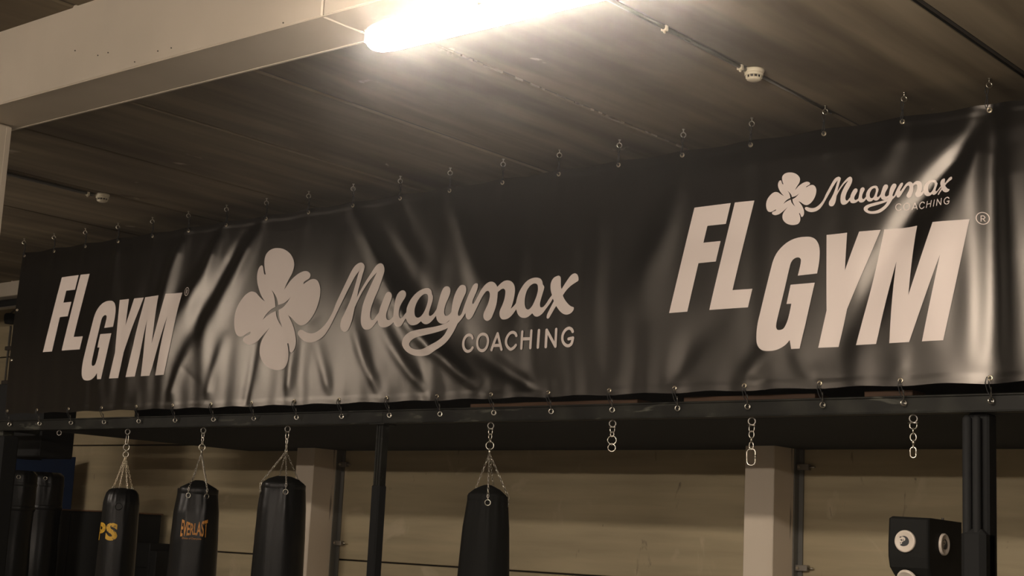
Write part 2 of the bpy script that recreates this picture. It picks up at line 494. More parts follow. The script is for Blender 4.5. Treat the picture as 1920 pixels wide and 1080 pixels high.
# ================================================================= DUCTS AT FAR LEFT
t = thing('ventilation_pipe', (-15.9, 9.7, 2.48), 'black pipe under the beige beam at the far left edge', 'pipe')
MB().tube([(XL+.1, 9.62, 2.535), (-13.0, 9.62, 2.535)], .052, 16).build('pipe_run', M['dark'], t)
MB().box(XL+.1, -13.0, 9.50, 9.60, 2.462, 2.476, .003).build('tray', M['zinc'], t)
t = thing('wall_conduit', (-17.65, 10.6, .5), 'two thin vertical conduits on the wall at the far left edge', 'conduit')
for dx in (0, .085):
    MB().tube([(-17.66+dx, WALLY-.02, .3), (-17.66+dx, WALLY-.02, 2.50)], .012, 8).build('tube', M['conduit'], t)
for z in (2.2, 1.75):
    MB().box(-17.70, -17.53, WALLY-.05, WALLY-.003, z-.025, z+.025, .004).build('clip', M['slot'], t)
MB().lathe([(.001, -.09), (.06, -.085), (.075, -.03), (.075, .03), (.06, .05), (.001, .05)], (-17.6, WALLY-.08, 2.60), 20).build('junction_dome', M['dark'], t)
MB().tube([(-17.6, WALLY-.08, 2.65), (-17.55, WALLY-.06, 2.70), (-17.35, WALLY-.05, 2.72), (-17.2, WALLY-.05, 2.66)], .012, 8).build('hose', M['zinc'], t)

# ================================================================= RIG FRAME
rig = thing('bag_rig', (-8, 8.1, FLOOR), 'black steel bag rig with long front beam and covered top under the banner', 'rig')
b = MB()
b.box(-14.1, -8.075, 8.06, 8.16, .848, .946, .004)
b.build('front_beam', M['steel_black'], rig)
b = MB(); b.box(-8.070, 3.0, 8.06, 8.16, .848, .946, .004); b.build('front_beam', M['steel_black'], rig)
MB().box(-14.1, 3.0, 8.048, 8.062, .938, .950, .003).build('top_lip', M['steel_black'], rig)
MB().box(-14.1, 3.0, 8.050, 8.062, .846, .856, .003).build('bottom_lip', M['steel_black'], rig)
MB().box(-8.19, -8.03, 8.04, 8.18, .838, .848, .002).build('head_plate', M['steel_black'], rig)
dk = thing('deck_platform', (-5, 9.4, .846), 'black deck boards covering the rig from its front beam back to the wall', 'platform')
MB().box(-12.67, 3.0, 8.165, 10.262, .846, .880, .002).build('deck', M['deck'], dk)
MB().box(-12.67, -12.57, 8.166, WALLY-.01, .882, .946, .004).build('side_rail', M['steel_black'], dk)
for xa_, xb_ in ((-12.67, -11.485), (-11.205, -6.223), (-5.943, -.95), (-.67, 3.0)):
    MB().box(xa_, xb_, 10.264, WALLY-.006, .846, .880, .002).build('deck', M['deck'], dk)
post = MB().box(-8.145, -8.075, 8.075, 8.145, FLOOR, .848, .004)
post.box(-8.128, -8.120, 8.070, 8.078, FLOOR, .838).box(-8.103, -8.095, 8.070, 8.078, FLOOR, .838)
post.build('post', M['steel_black'], rig)
MB().box(-8.153, -8.067, 8.065, 8.155, FLOOR+.1, .385, .012).build('foam_sleeve', M['foam'], rig)
MB().box(-13.46, -13.33, 8.065, 8.195, FLOOR, .848, .006).build('post', M['steel_black'], rig)
MB().box(-13.50, -13.29, 8.045, 8.235, FLOOR+.1, .80, .02).build('foam_sleeve', M['foam'], rig)
MB().tube([(-3.455, 8.09, FLOOR), (-3.455, 8.09, .815), (-3.455, 8.095, .825)], [.026, .026, .018], 16).build('post', M['dark'], rig)
MB().tube([(-3.400, 8.09, FLOOR), (-3.400, 8.09, .815), (-3.400, 8.095, .825)], [.024, .024, .017], 16).build('post', M['dark'], rig)
MB().box(-3.47, -3.345, 8.125, 8.245, FLOOR, .848, .012).build('post', M['foam'], rig)
MB().box(-3.488, -3.345, 8.055, 8.235, FLOOR+.1, .20, .03).build('foam_sleeve', M['foam'], rig)

# ---- bag anchors in the beam: an eye every 1.076 m
AN = [-1.532, -1.399, -1.2664, -1.1336, -.8656, -.7325, -.5998, -.467]
AX = [a*8.10 for a in AN]
AY = 8.10
first = MB().tube([(0, 0, .012), (0, 0, -.006)], .008, 8).ring((0, 0, -.028), .022, .0045, 'y', 18, 6)
LOC[None] = Vector((0, 0, 0))
for i, ax in enumerate(AX):
    e = MB().tube([(ax, AY, .86), (ax, AY, .840)], .009, 8).ring((ax, AY, .820), .022, .0048, 'y', 18, 6, spin=.5)
    e.build('eye_bolt', M['zinc'], rig)

# ================================================================= BANNER
BY = 8.0
BX0, BX1, BZ0, BZ1 = -13.205, -1.72, .998, 2.612
FOLDS=[([(-11.628, 2.57), (-11.626, 2.292), (-11.629, 1.992)],0.01,0.025,0.06),
([(-10.618, 2.582), (-10.742, 2.27), (-10.881, 1.895), (-11.185, 1.574)],0.022,0.025,0.13),
([(-10.089, 2.582), (-10.284, 2.185), (-10.568, 1.828), (-10.882, 1.37)],0.026,0.025,0.14),
([(-9.566, 2.58), (-9.823, 2.195), (-10.12, 1.755), (-10.387, 1.305)],0.028,0.03,0.14),
([(-9.822, 2.472), (-10.09, 2.077), (-10.339, 1.767), (-10.585, 1.405)],-0.016,0.03,0.1),
([(-8.518, 2.58), (-8.292, 2.282), (-7.963, 1.834), (-7.54, 1.404), (-7.043, 1.053)],0.015,0.03,0.1),
([(-8.518, 2.58), (-8.557, 2.22), (-8.489, 1.829)],-0.006,0.03,0.1),
([(-8.252, 2.491), (-7.866, 2.034), (-7.447, 1.598), (-6.903, 1.221), (-6.469, 1.037)],-0.011,0.06,0.14),
([(-7.468, 2.585), (-7.284, 2.267), (-7.101, 1.892), (-6.776, 1.559)],0.02,0.025,0.12),
([(-7.981, 2.581), (-7.802, 2.277), (-7.466, 1.84)],-0.01,0.04,0.1),
([(-5.389, 2.579), (-5.43, 2.192), (-5.614, 1.777), (-5.667, 1.494)],0.014,0.03,0.13),
([(-3.291, 2.582), (-3.454, 2.33), (-3.616, 2.159), (-3.781, 1.954), (-3.982, 1.619), (-4.153, 1.341), (-4.35, 1.034)],-0.036,0.045,0.1),
([(-3.291, 2.544), (-3.422, 2.199), (-3.616, 1.779), (-3.822, 1.261)],0.026,0.06,0.18),
([(-3.825, 2.582), (-3.919, 2.358), (-4.057, 2.244)],0.012,0.03,0.1),
([(-3.275, 2.573), (-3.26, 1.962), (-3.263, 1.474), (-3.299, 1.04)],-0.034,0.07,0.075),
([(-9.09, 1.035), (-9.073, 1.345), (-9.006, 1.733)],0.012,0.02,0.06),
([(-9.615, 1.034), (-9.576, 1.276), (-9.517, 1.63)],-0.01,0.02,0.05),
([(-8.568, 1.032), (-8.714, 1.331), (-8.842, 1.68)],0.01,0.02,0.06),
([(-8.041, 1.035), (-8.27, 1.396), (-8.455, 1.784)],0.014,0.02,0.06),
([(-7.521, 1.026), (-7.896, 1.38), (-8.187, 1.767)],0.015,0.02,0.06),
([(-6.996, 1.029), (-7.343, 1.276), (-7.772, 1.576), (-8.118, 1.971)],0.018,0.02,0.06),
([(-6.469, 1.03), (-6.854, 1.219), (-7.279, 1.47)],-0.014,0.02,0.06),
([(-3.821, 1.033), (-3.805, 1.229), (-3.78, 1.509)],0.005,0.03,0.07),
([(-4.879, 1.024), (-4.694, 1.237), (-4.475, 1.424)],0.012,0.02,0.09),
([(-5.409, 1.029), (-5.282, 1.263), (-5.048, 1.492)],-0.01,0.02,0.09),
([(-4.35, 1.028), (-4.471, 1.194), (-4.549, 1.428)],0.008,0.02,0.06),
([(-10.12, 1.037), (-10.061, 1.294), (-9.896, 1.65)],0.012,0.02,0.06),
([(-10.653, 1.039), (-10.534, 1.31), (-10.357, 1.628)],0.012,0.02,0.06),
([(-3.201, 2.421), (-3.16, 1.799), (-3.181, 1.081)],0.016,0.08,0.1)]
GSX = [-13.167+.5198*k for k in range(23)]
GTOP, GBOT = 2.580, 1.031


def cr_poly(pts, n=8):
    P = [np.array(p) for p in pts]
    P = [2*P[0]-P[1]]+P+[2*P[-1]-P[-2]]
    out = []
    for i in range(1, len(P)-2):
        for j in range(n):
            t = j/n
            out.append(.5*((2*P[i])+(-P[i-1]+P[i+1])*t+(2*P[i-1]-5*P[i]+4*P[i+1]-P[i+2])*t*t+(-P[i-1]+3*P[i]-3*P[i+1]+P[i+2])*t**3))
    out.append(P[-2])
    return out


FP = [(cr_poly(p), a*.88, max(w0, .045), w1*1.35) for p, a, w0, w1 in FOLDS]
rn = np.random.RandomState(5)
FINE = [(rn.uniform(6, 34), rn.uniform(-1.2, 1.2), rn.uniform(0, 6.28), rn.uniform(.3, 1)) for _ in range(16)]


def disp(X, Z):
    """how far the vinyl stands forward of its plane (towards the camera side)"""
    X = np.asarray(X, float); Z = np.asarray(Z, float)
    D = np.zeros_like(X)
    for pts, amp, w0, w1 in FP:
        xs = [p[0] for p in pts]; zs = [p[1] for p in pts]
        mk = (X > min(xs)-.55) & (X < max(xs)+.55) & (Z > min(zs)-.45) & (Z < max(zs)+.45)
        if not mk.any(): continue
        x = X[mk]; z = Z[mk]
        best = np.full(x.shape, 9.9); bt = np.zeros(x.shape)
        n = len(pts)-1
        for i in range(n):
            ax, az = pts[i]; dx, dz = pts[i+1][0]-ax, pts[i+1][1]-az
            t = np.clip(((x-ax)*dx+(z-az)*dz)/(dx*dx+dz*dz), 0, 1)
            d = np.hypot(x-ax-t*dx, z-az-t*dz)
            u = d < best
            best = np.where(u, d, best); bt = np.where(u, (i+t)/n, bt)
        w = w0+(w1-w0)*bt
        env = np.clip(bt*5, .25, 1)*np.clip((1.0-bt)*2.2+.0, 0, 1)**.7 if w1 > w0*1.6 else np.ones_like(bt)
        D[mk] += amp*env*np.exp(-(best/w)**2)
    f = np.zeros_like(X)
    for fr, sl, ph, am in FINE:
        f += am*np.sin(fr*(X+sl*.12*(Z-1.8))+ph+.8*np.sin(1.7*Z+ph))
    env = .35+.65*np.clip((2.35-Z)/.9, 0, 1)
    D += .0009*f*env
    # small gathers just above the bottom eyelets
    for gx in GSX:
        d = X-gx
        D += .0035*np.exp(-(d/.06)**2)*np.exp(-((Z-GBOT-.04)/.10)**2)-.0018*np.exp(-((np.abs(d)-.14)/.07)**2)*np.exp(-((Z-GBOT)/.12)**2)
        D += .004*np.exp(-(d/.04)**2)*np.exp(-((Z-GTOP+.05)/.12)**2)
    # wide soft billow
    t_ = np.clip((Z-BZ0)/(BZ1-BZ0), 0, 1)
    D += .006*np.sin(X*.9+1.0)*np.sin(t_*math.pi)+.010*np.sin(math.pi*t_)+.011*np.cos(math.pi*t_/2)-.007
    return D


def edge_z(X, Z):
    ph = (X-GSX[0])/.5198
    sag = (1-np.cos(2*np.pi*ph))*.5
    t = (Z-BZ0)/(BZ1-BZ0)
    return Z-.012*sag*np.clip((t-.85)/.15, 0, 1)+.010*sag*np.clip((.12-t)/.12, 0, 1)


ban = thing('banner', ((BX0+BX1)/2, BY, BZ0), 'long black vinyl gym banner with white lettering hung across the room', 'banner')
nx, nz = 780, 116
gx = np.linspace(BX0, BX1, nx); gz = np.linspace(BZ0, BZ1, nz)
XX, ZZ = np.meshgrid(gx, gz)
DD = disp(XX, ZZ); EZ = edge_z(XX, ZZ)
hem = np.where((ZZ < BZ0+.045) | (ZZ > BZ1-.045), .0016, 0)
m = MB()
m.v = [tuple(v) for v in np.stack([XX, BY-DD-hem, EZ], -1).reshape(-1, 3).tolist()]
idx = np.arange(nx*nz).reshape(nz, nx)
q = np.stack([idx[:-1, :-1], idx[:-1, 1:], idx[1:, 1:], idx[1:, :-1]], -1).reshape(-1, 4)
m.f = [tuple(r) for r in q.tolist()]; m.sm = [True]*len(m.f)
m.keepn = True
m.build('banner_sheet', M['vinyl'], ban)

# ---- flat print, cut from outlines in metres on the banner
CLOVER=[(-9.4545,1.8697,1),(-9.5085,1.9238),(-9.549,1.983),(-9.577,2.0415),(-9.5873,2.0933),(-9.5824,2.1382),(-9.565,2.1709),(-9.5384,2.1817),(-9.5229,2.1719),(-9.5128,2.1496),(-9.5039,2.1235),(-9.4941,2.104),(-9.4833,2.0981),(-9.4743,2.1002,1),(-9.4894,2.1364),(-9.5031,2.1827),(-9.5076,2.2284),(-9.4938,2.2697),(-9.4554,2.3003),(-9.4026,2.3136),(-9.3484,2.3121),(-9.285,2.2991),(-9.229,2.2745),(-9.1803,2.2394),(-9.1426,2.1917),(-9.1294,2.1517),(-9.1342,2.1133),(-9.1503,2.0758),(-9.1823,2.034),(-9.2102,1.9917),(-9.2288,1.9532,1),(-9.1973,1.9852),(-9.1568,2.0237),(-9.1037,2.0556),(-9.0499,2.0789),(-8.9951,2.0889),(-8.9545,2.0812),(-8.9262,2.0609),(-8.9202,2.0413),(-8.9327,2.0247),(-8.9708,2.0096),(-8.9949,1.9966),(-8.9995,1.9805,1),(-8.9539,2.0001),(-8.9156,2.0125),(-8.8725,2.0141),(-8.8358,2.0004),(-8.8092,1.9702),(-8.7909,1.9282),(-8.787,1.89),(-8.7922,1.8417),(-8.8068,1.7941),(-8.8292,1.7469),(-8.8601,1.7056),(-8.8996,1.6701),(-8.9406,1.6481),(-8.9811,1.6417),(-9.0204,1.6526),(-9.0589,1.6766),(-9.0981,1.7062),(-9.1522,1.7368,1),(-9.1079,1.6849),(-9.0702,1.6336),(-9.0445,1.5806),(-9.0282,1.5254),(-9.0265,1.4874),(-9.0384,1.4501),(-9.0561,1.4292),(-9.0716,1.4245),(-9.0873,1.4371),(-9.0974,1.4636),(-9.1093,1.4914),(-9.1203,1.5039),(-9.1319,1.5001,1),(-9.116,1.4645),(-9.1017,1.415),(-9.1012,1.3662),(-9.1172,1.3289),(-9.1502,1.3003),(-9.1975,1.2902),(-9.246,1.2892),(-9.3128,1.3026),(-9.3732,1.3279),(-9.4275,1.3685),(-9.4619,1.4141),(-9.4754,1.459),(-9.4729,1.5087),(-9.4564,1.5467),(-9.4239,1.5894),(-9.3725,1.6465,1),(-9.4143,1.6139),(-9.4603,1.5802),(-9.5146,1.5441),(-9.5626,1.5242),(-9.6209,1.5169),(-9.6649,1.5302),(-9.6932,1.5529),(-9.6916,1.5753),(-9.6637,1.5907),(-9.6226,1.6026),(-9.6115,1.616),(-9.6128,1.6273,1),(-9.6575,1.61),(-9.6939,1.594),(-9.7361,1.5894),(-9.7767,1.605),(-9.8072,1.6434),(-9.8247,1.701),(-9.8282,1.758),(-9.8188,1.8086),(-9.7946,1.8582),(-9.757,1.9041),(-9.7062,1.9461),(-9.6572,1.9653),(-9.6275,1.966),(-9.5835,1.9527),(-9.5421,1.9234),(-9.4964,1.8921)]
CLOVER_CROSS=[(-9.3878,1.9629,1),(-9.3512,1.9324),(-9.3164,1.8938),(-9.2977,1.8592),(-9.2885,1.8281,1),(-9.2258,1.8379),(-9.1753,1.8593),(-9.1379,1.8871,1),(-9.1738,1.8455),(-9.2224,1.8073),(-9.2773,1.787,1),(-9.2681,1.7411),(-9.2464,1.6929),(-9.2145,1.6405,1),(-9.2619,1.6856),(-9.2957,1.7317),(-9.3113,1.7825,1),(-9.3655,1.7664),(-9.4168,1.7446),(-9.466,1.7157,1),(-9.4233,1.7644),(-9.3732,1.7975),(-9.3199,1.8152,1),(-9.3346,1.8728),(-9.3538,1.9187)]
WORD=[(-9.0119,1.5734),(-9.0102,1.595),(-8.9916,1.6065),(-8.9675,1.6036),(-8.9345,1.5899),(-8.8937,1.5764),(-8.8461,1.5701),(-8.7999,1.5757),(-8.7481,1.5997),(-8.6979,1.637),(-8.6564,1.6827),(-8.6233,1.7341),(-8.5951,1.7963),(-8.566,1.8478),(-8.5269,1.9144),(-8.488,1.9809),(-8.4489,2.0445),(-8.4149,2.0818),(-8.3793,2.1001),(-8.3424,2.104),(-8.3154,2.0921),(-8.2992,2.0696),(-8.3035,2.0435),(-8.3152,2.01),(-8.3349,1.9427),(-8.3518,1.8858),(-8.3612,1.8273,1),(-8.3386,1.8638),(-8.3026,1.9139),(-8.2629,1.9637),(-8.216,2.0127),(-8.1686,2.0536),(-8.134,2.0733),(-8.1103,2.0766),(-8.09,2.0681),(-8.072,2.0431),(-8.0648,2.0111),(-8.0728,1.97),(-8.0918,1.9245),(-8.1231,1.8694),(-8.1549,1.8195),(-8.1794,1.769),(-8.1934,1.7229),(-8.1974,1.6867),(-8.1909,1.6551),(-8.1711,1.6372),(-8.1498,1.6422),(-8.1265,1.6642),(-8.1,1.6911,1),(-8.0924,1.7269),(-8.0712,1.7722),(-8.046,1.812),(-8.023,1.8363),(-7.9951,1.8437),(-7.9692,1.8325),(-7.9567,1.811),(-7.9594,1.7854),(-7.9768,1.7556),(-7.9987,1.7209),(-8.0171,1.686),(-8.0194,1.6552),(-8.009,1.6339),(-7.9869,1.6265),(-7.9594,1.6362),(-7.9393,1.6493,1),(-7.9291,1.6959),(-7.9193,1.7467),(-7.9095,1.7974),(-7.8946,1.8299),(-7.8644,1.8473),(-7.8356,1.8385),(-7.8212,1.817),(-7.8233,1.7915),(-7.8428,1.757),(-7.8605,1.7172),(-7.8676,1.6767),(-7.8627,1.6432),(-7.846,1.6279),(-7.8254,1.6333),(-7.8061,1.6526),(-7.7903,1.672,1),(-7.7929,1.7027),(-7.7822,1.7428),(-7.7612,1.7822),(-7.7227,1.8203),(-7.6762,1.8424),(-7.6287,1.8492),(-7.5941,1.8441),(-7.5688,1.8246),(-7.5598,1.7962,1),(-7.5499,1.7829),(-7.55,1.7577),(-7.5608,1.7232),(-7.5747,1.6838),(-7.5805,1.654),(-7.5744,1.637),(-7.5573,1.635),(-7.5347,1.6487),(-7.5069,1.682,1),(-7.4989,1.7091),(-7.4851,1.7483),(-7.4713,1.7875),(-7.4508,1.8262),(-7.4319,1.8424),(-7.4054,1.8455),(-7.3814,1.8362),(-7.3685,1.8153),(-7.371,1.7855),(-7.3854,1.7566),(-7.4092,1.7182),(-7.4249,1.6793),(-7.4273,1.6496),(-7.4158,1.6289),(-7.3955,1.6252),(-7.3696,1.6336),(-7.351,1.6498,1),(-7.3421,1.7088),(-7.3292,1.7577),(-7.3093,1.8011),(-7.2852,1.8317),(-7.2695,1.8419),(-7.2466,1.8437),(-7.2231,1.8346),(-7.2105,1.8138),(-7.213,1.7843),(-7.2305,1.7559),(-7.2536,1.7129),(-7.2734,1.6697),(-7.284,1.6358),(-7.2796,1.6192),(-7.2663,1.6174),(-7.2508,1.6288),(-7.2226,1.6911),(-7.1942,1.7484),(-7.165,1.7957),(-7.1353,1.833),(-7.1102,1.8435),(-7.0904,1.8371),(-7.0889,1.8149),(-7.0998,1.7862),(-7.1229,1.7485),(-7.139,1.7201),(-7.1421,1.6997),(-7.1321,1.6951),(-7.1141,1.7135),(-7.0845,1.7507),(-7.0492,1.7973),(-7.0131,1.8289),(-6.9823,1.8437),(-6.957,1.8443),(-6.9309,1.8326),(-6.9174,1.8194),(-6.9057,1.803,1),(-6.88,1.8239),(-6.8498,1.8411),(-6.8157,1.8443),(-6.7809,1.8334),(-6.7578,1.81),(-6.7467,1.7803),(-6.7458,1.7466),(-6.7514,1.7085),(-6.7614,1.6708),(-6.7747,1.6356,1),(-6.7511,1.6533),(-6.7308,1.6736,1),(-6.7236,1.7066),(-6.7078,1.7487),(-6.6797,1.7898),(-6.6391,1.8251),(-6.5915,1.8421),(-6.5493,1.8436),(-6.5156,1.8339),(-6.4983,1.8145),(-6.491,1.7902,1),(-6.4774,1.7726),(-6.481,1.7516),(-6.4911,1.7192),(-6.5036,1.6775),(-6.508,1.6494),(-6.5009,1.6301),(-6.4829,1.6289),(-6.4601,1.6463),(-6.4324,1.6821),(-6.4101,1.7065,1),(-6.4074,1.711,1),(-6.4178,1.7376),(-6.4238,1.7711),(-6.4185,1.8037),(-6.3993,1.8306),(-6.3703,1.8416),(-6.3527,1.8426),(-6.3385,1.8306),(-6.3344,1.7974),(-6.3323,1.7691),(-6.3252,1.746,1),(-6.3076,1.7673),(-6.2747,1.807),(-6.2415,1.8395),(-6.213,1.848),(-6.1923,1.838),(-6.1807,1.8138),(-6.1814,1.7952),(-6.2039,1.7829),(-6.2433,1.7625),(-6.2824,1.7327),(-6.3111,1.701,1),(-6.297,1.6776),(-6.266,1.6429),(-6.2358,1.6201),(-6.2093,1.6091),(-6.2113,1.593),(-6.2305,1.5733),(-6.2618,1.5637),(-6.2911,1.5678),(-6.3211,1.5836),(-6.3457,1.6061),(-6.3664,1.6308,1),(-6.3867,1.604),(-6.4086,1.5726),(-6.425,1.5502),(-6.4348,1.5451),(-6.444,1.5513),(-6.4439,1.5701),(-6.4279,1.6019),(-6.4063,1.6381),(-6.389,1.6661,1),(-6.3983,1.6845,1),(-6.4191,1.6554),(-6.4525,1.6176),(-6.4862,1.582),(-6.5211,1.5653),(-6.5483,1.5693),(-6.5724,1.5911,1),(-6.5939,1.5768),(-6.6234,1.5643),(-6.6537,1.5637),(-6.6848,1.5727),(-6.7106,1.5958),(-6.7263,1.6302,1),(-6.7538,1.5984),(-6.7892,1.5718),(-6.8196,1.563),(-6.8509,1.5658),(-6.8696,1.5862),(-6.8743,1.6106),(-6.8706,1.6296),(-6.8511,1.667),(-6.8352,1.7094),(-6.8295,1.7476),(-6.8317,1.7719),(-6.8462,1.7851),(-6.8649,1.784),(-6.8981,1.7645,1),(-6.8989,1.7282),(-6.9027,1.6897),(-6.9127,1.6516),(-6.932,1.6093),(-6.9518,1.5766),(-6.9824,1.5615),(-7.0082,1.5678),(-7.0255,1.5883),(-7.0254,1.615),(-7.0073,1.6479),(-6.9844,1.6854),(-6.9711,1.7234),(-6.9702,1.7575),(-6.9842,1.7779),(-7.0032,1.7769),(-7.0273,1.7566),(-7.0567,1.7195),(-7.0859,1.6774),(-7.1151,1.6352),(-7.1385,1.6023),(-7.1632,1.5852),(-7.1825,1.5844),(-7.2017,1.5988),(-7.2107,1.6337,1),(-7.2359,1.6032),(-7.2603,1.5801),(-7.2852,1.5618,1),(-7.3087,1.5236),(-7.3384,1.4808),(-7.3749,1.4382),(-7.4248,1.3962),(-7.4757,1.3638),(-7.5276,1.3413),(-7.5946,1.3343),(-7.6491,1.3356),(-7.7186,1.3471),(-7.7759,1.3722),(-7.8133,1.4042),(-7.8312,1.4355),(-7.8258,1.4707),(-7.7934,1.4995),(-7.7396,1.5194),(-7.6717,1.5309),(-7.5907,1.5416),(-7.5102,1.5496),(-7.444,1.5609),(-7.3983,1.5732),(-7.3757,1.5818),(-7.3653,1.5936,1),(-7.392,1.5778),(-7.4179,1.5684),(-7.4446,1.5684),(-7.4756,1.5801),(-7.4975,1.6039),(-7.5078,1.632,1),(-7.5408,1.5964),(-7.5664,1.5778),(-7.5931,1.5718),(-7.6208,1.5784),(-7.6476,1.5976,1),(-7.6754,1.5765),(-7.7091,1.5683),(-7.737,1.5724),(-7.7665,1.5943),(-7.7878,1.625,1),(-7.815,1.592),(-7.8482,1.571),(-7.883,1.5678),(-7.9119,1.5771),(-7.9356,1.6066,1),(-7.9692,1.5854),(-8.0107,1.5723),(-8.0537,1.5737),(-8.0876,1.5921),(-8.1077,1.632,1),(-8.1356,1.6051),(-8.1694,1.5785),(-8.1975,1.5671),(-8.2221,1.5653),(-8.2526,1.5711),(-8.2807,1.5977),(-8.2952,1.6351),(-8.2974,1.698),(-8.2884,1.7604),(-8.2646,1.8218),(-8.2271,1.8926),(-8.1887,1.9527),(-8.1443,2.0096,1),(-8.1913,1.9818),(-8.2324,1.9508),(-8.2724,1.9064),(-8.3121,1.8566),(-8.3444,1.8062),(-8.3762,1.7503,1),(-8.383,1.7033),(-8.3929,1.6513),(-8.4141,1.5999),(-8.4411,1.5698),(-8.4779,1.5628),(-8.5095,1.5788),(-8.5278,1.6115),(-8.521,1.6588),(-8.4916,1.7047),(-8.4594,1.7609),(-8.4343,1.8122),(-8.4103,1.8741),(-8.3873,1.9467),(-8.3703,2.0037),(-8.3574,2.0409,1),(-8.3931,2.0081),(-8.433,1.9554),(-8.4787,1.8843),(-8.5242,1.8076),(-8.5831,1.7129),(-8.6093,1.6693),(-8.649,1.6076),(-8.697,1.5516),(-8.7549,1.5145),(-8.8153,1.4988),(-8.8698,1.4977),(-8.9342,1.5127),(-8.9848,1.5422)]
WORD_A=[(-7.6356,1.8065),(-7.6075,1.797),(-7.6003,1.7662),(-7.6083,1.7212),(-7.6283,1.6721),(-7.6529,1.6382),(-7.6794,1.6257),(-7.7043,1.6363),(-7.7186,1.6675),(-7.7205,1.7083),(-7.7038,1.7579),(-7.6723,1.7939)]
WORD_LOOP=[(-7.3801,1.534,1),(-7.4115,1.4846),(-7.4617,1.4425),(-7.5196,1.4106),(-7.5788,1.3909),(-7.6462,1.384),(-7.7085,1.3919),(-7.748,1.4113),(-7.7566,1.4319),(-7.7409,1.4513),(-7.701,1.4685),(-7.6402,1.479),(-7.5597,1.4923),(-7.4801,1.5081),(-7.4275,1.5202)]
WORD_AA=[(-6.565,1.8029),(-6.5404,1.7939),(-6.5315,1.7647),(-6.5365,1.7271),(-6.5548,1.6809),(-6.5795,1.6399),(-6.6086,1.6204),(-6.6334,1.6291),(-6.6476,1.6633),(-6.6474,1.711),(-6.6292,1.7622),(-6.5977,1.7934)]
LETTER_F=[(-5.2562,2.2096,1),(-4.9819,2.2104,1),(-5.0129,2.0765,1),(-5.1509,2.0768,1),(-5.1769,1.9675,1),(-5.0472,1.9673,1),(-5.0783,1.836,1),(-5.2093,1.8356,1),(-5.2847,1.5238,1),(-5.424,1.5228,1)]
LETTER_L=[(-4.9512,2.2105,1),(-4.8092,2.2082,1),(-4.9482,1.6403,1),(-4.8061,1.6395,1),(-4.8355,1.5233,1),(-5.118,1.5242,1)]
LETTER_G=[(-4.3553,1.7011,1),(-4.3473,1.7425),(-4.3405,1.7956),(-4.3408,1.8494),(-4.3495,1.8833),(-4.3704,1.9143),(-4.4025,1.932),(-4.4346,1.9371),(-4.4806,1.9373),(-4.5267,1.9291),(-4.5683,1.9119),(-4.6052,1.8858),(-4.6374,1.8507),(-4.66,1.8062),(-4.6754,1.7526),(-4.6907,1.6947),(-4.7081,1.6286),(-4.7278,1.5543),(-4.7474,1.4799),(-4.7627,1.4221),(-4.77,1.368),(-4.7708,1.322),(-4.7643,1.2882),(-4.7471,1.2624),(-4.7184,1.2453),(-4.676,1.2392),(-4.6294,1.2425),(-4.5879,1.2571),(-4.5559,1.2762),(-4.5311,1.3005,1),(-4.5209,1.245,1),(-4.4638,1.2452,1),(-4.3698,1.6454,1),(-4.5353,1.6445,1),(-4.5617,1.5266,1),(-4.5275,1.5264,1),(-4.5475,1.4345),(-4.5606,1.3981),(-4.5763,1.3741),(-4.5994,1.3663),(-4.618,1.369),(-4.6276,1.3832),(-4.6281,1.406),(-4.6154,1.4676),(-4.5938,1.5536),(-4.568,1.6561),(-4.5465,1.7463),(-4.5356,1.7831),(-4.5197,1.8026),(-4.4968,1.812),(-4.4783,1.8095),(-4.468,1.7982),(-4.4677,1.7815),(-4.4727,1.7528),(-4.4865,1.6977,1)]
LETTER_Y=[(-4.2966,1.9355,1),(-4.159,1.9362,1),(-4.1709,1.7056,1),(-4.0792,1.935,1),(-3.9432,1.9338,1),(-4.1594,1.472,1),(-4.2154,1.2466,1),(-4.3452,1.2463,1),(-4.2909,1.4701,1)]
LETTER_M=[(-3.9219,1.9345,1),(-3.7153,1.9371,1),(-3.7595,1.5249,1),(-3.6074,1.9416,1),(-3.3903,1.9382,1),(-3.551,1.2518,1),(-3.6784,1.2516,1),(-3.5628,1.7483,1),(-3.7572,1.2515,1),(-3.8816,1.251,1),(-3.8466,1.7372,1),(-3.967,1.2512,1),(-4.0961,1.2502,1)]
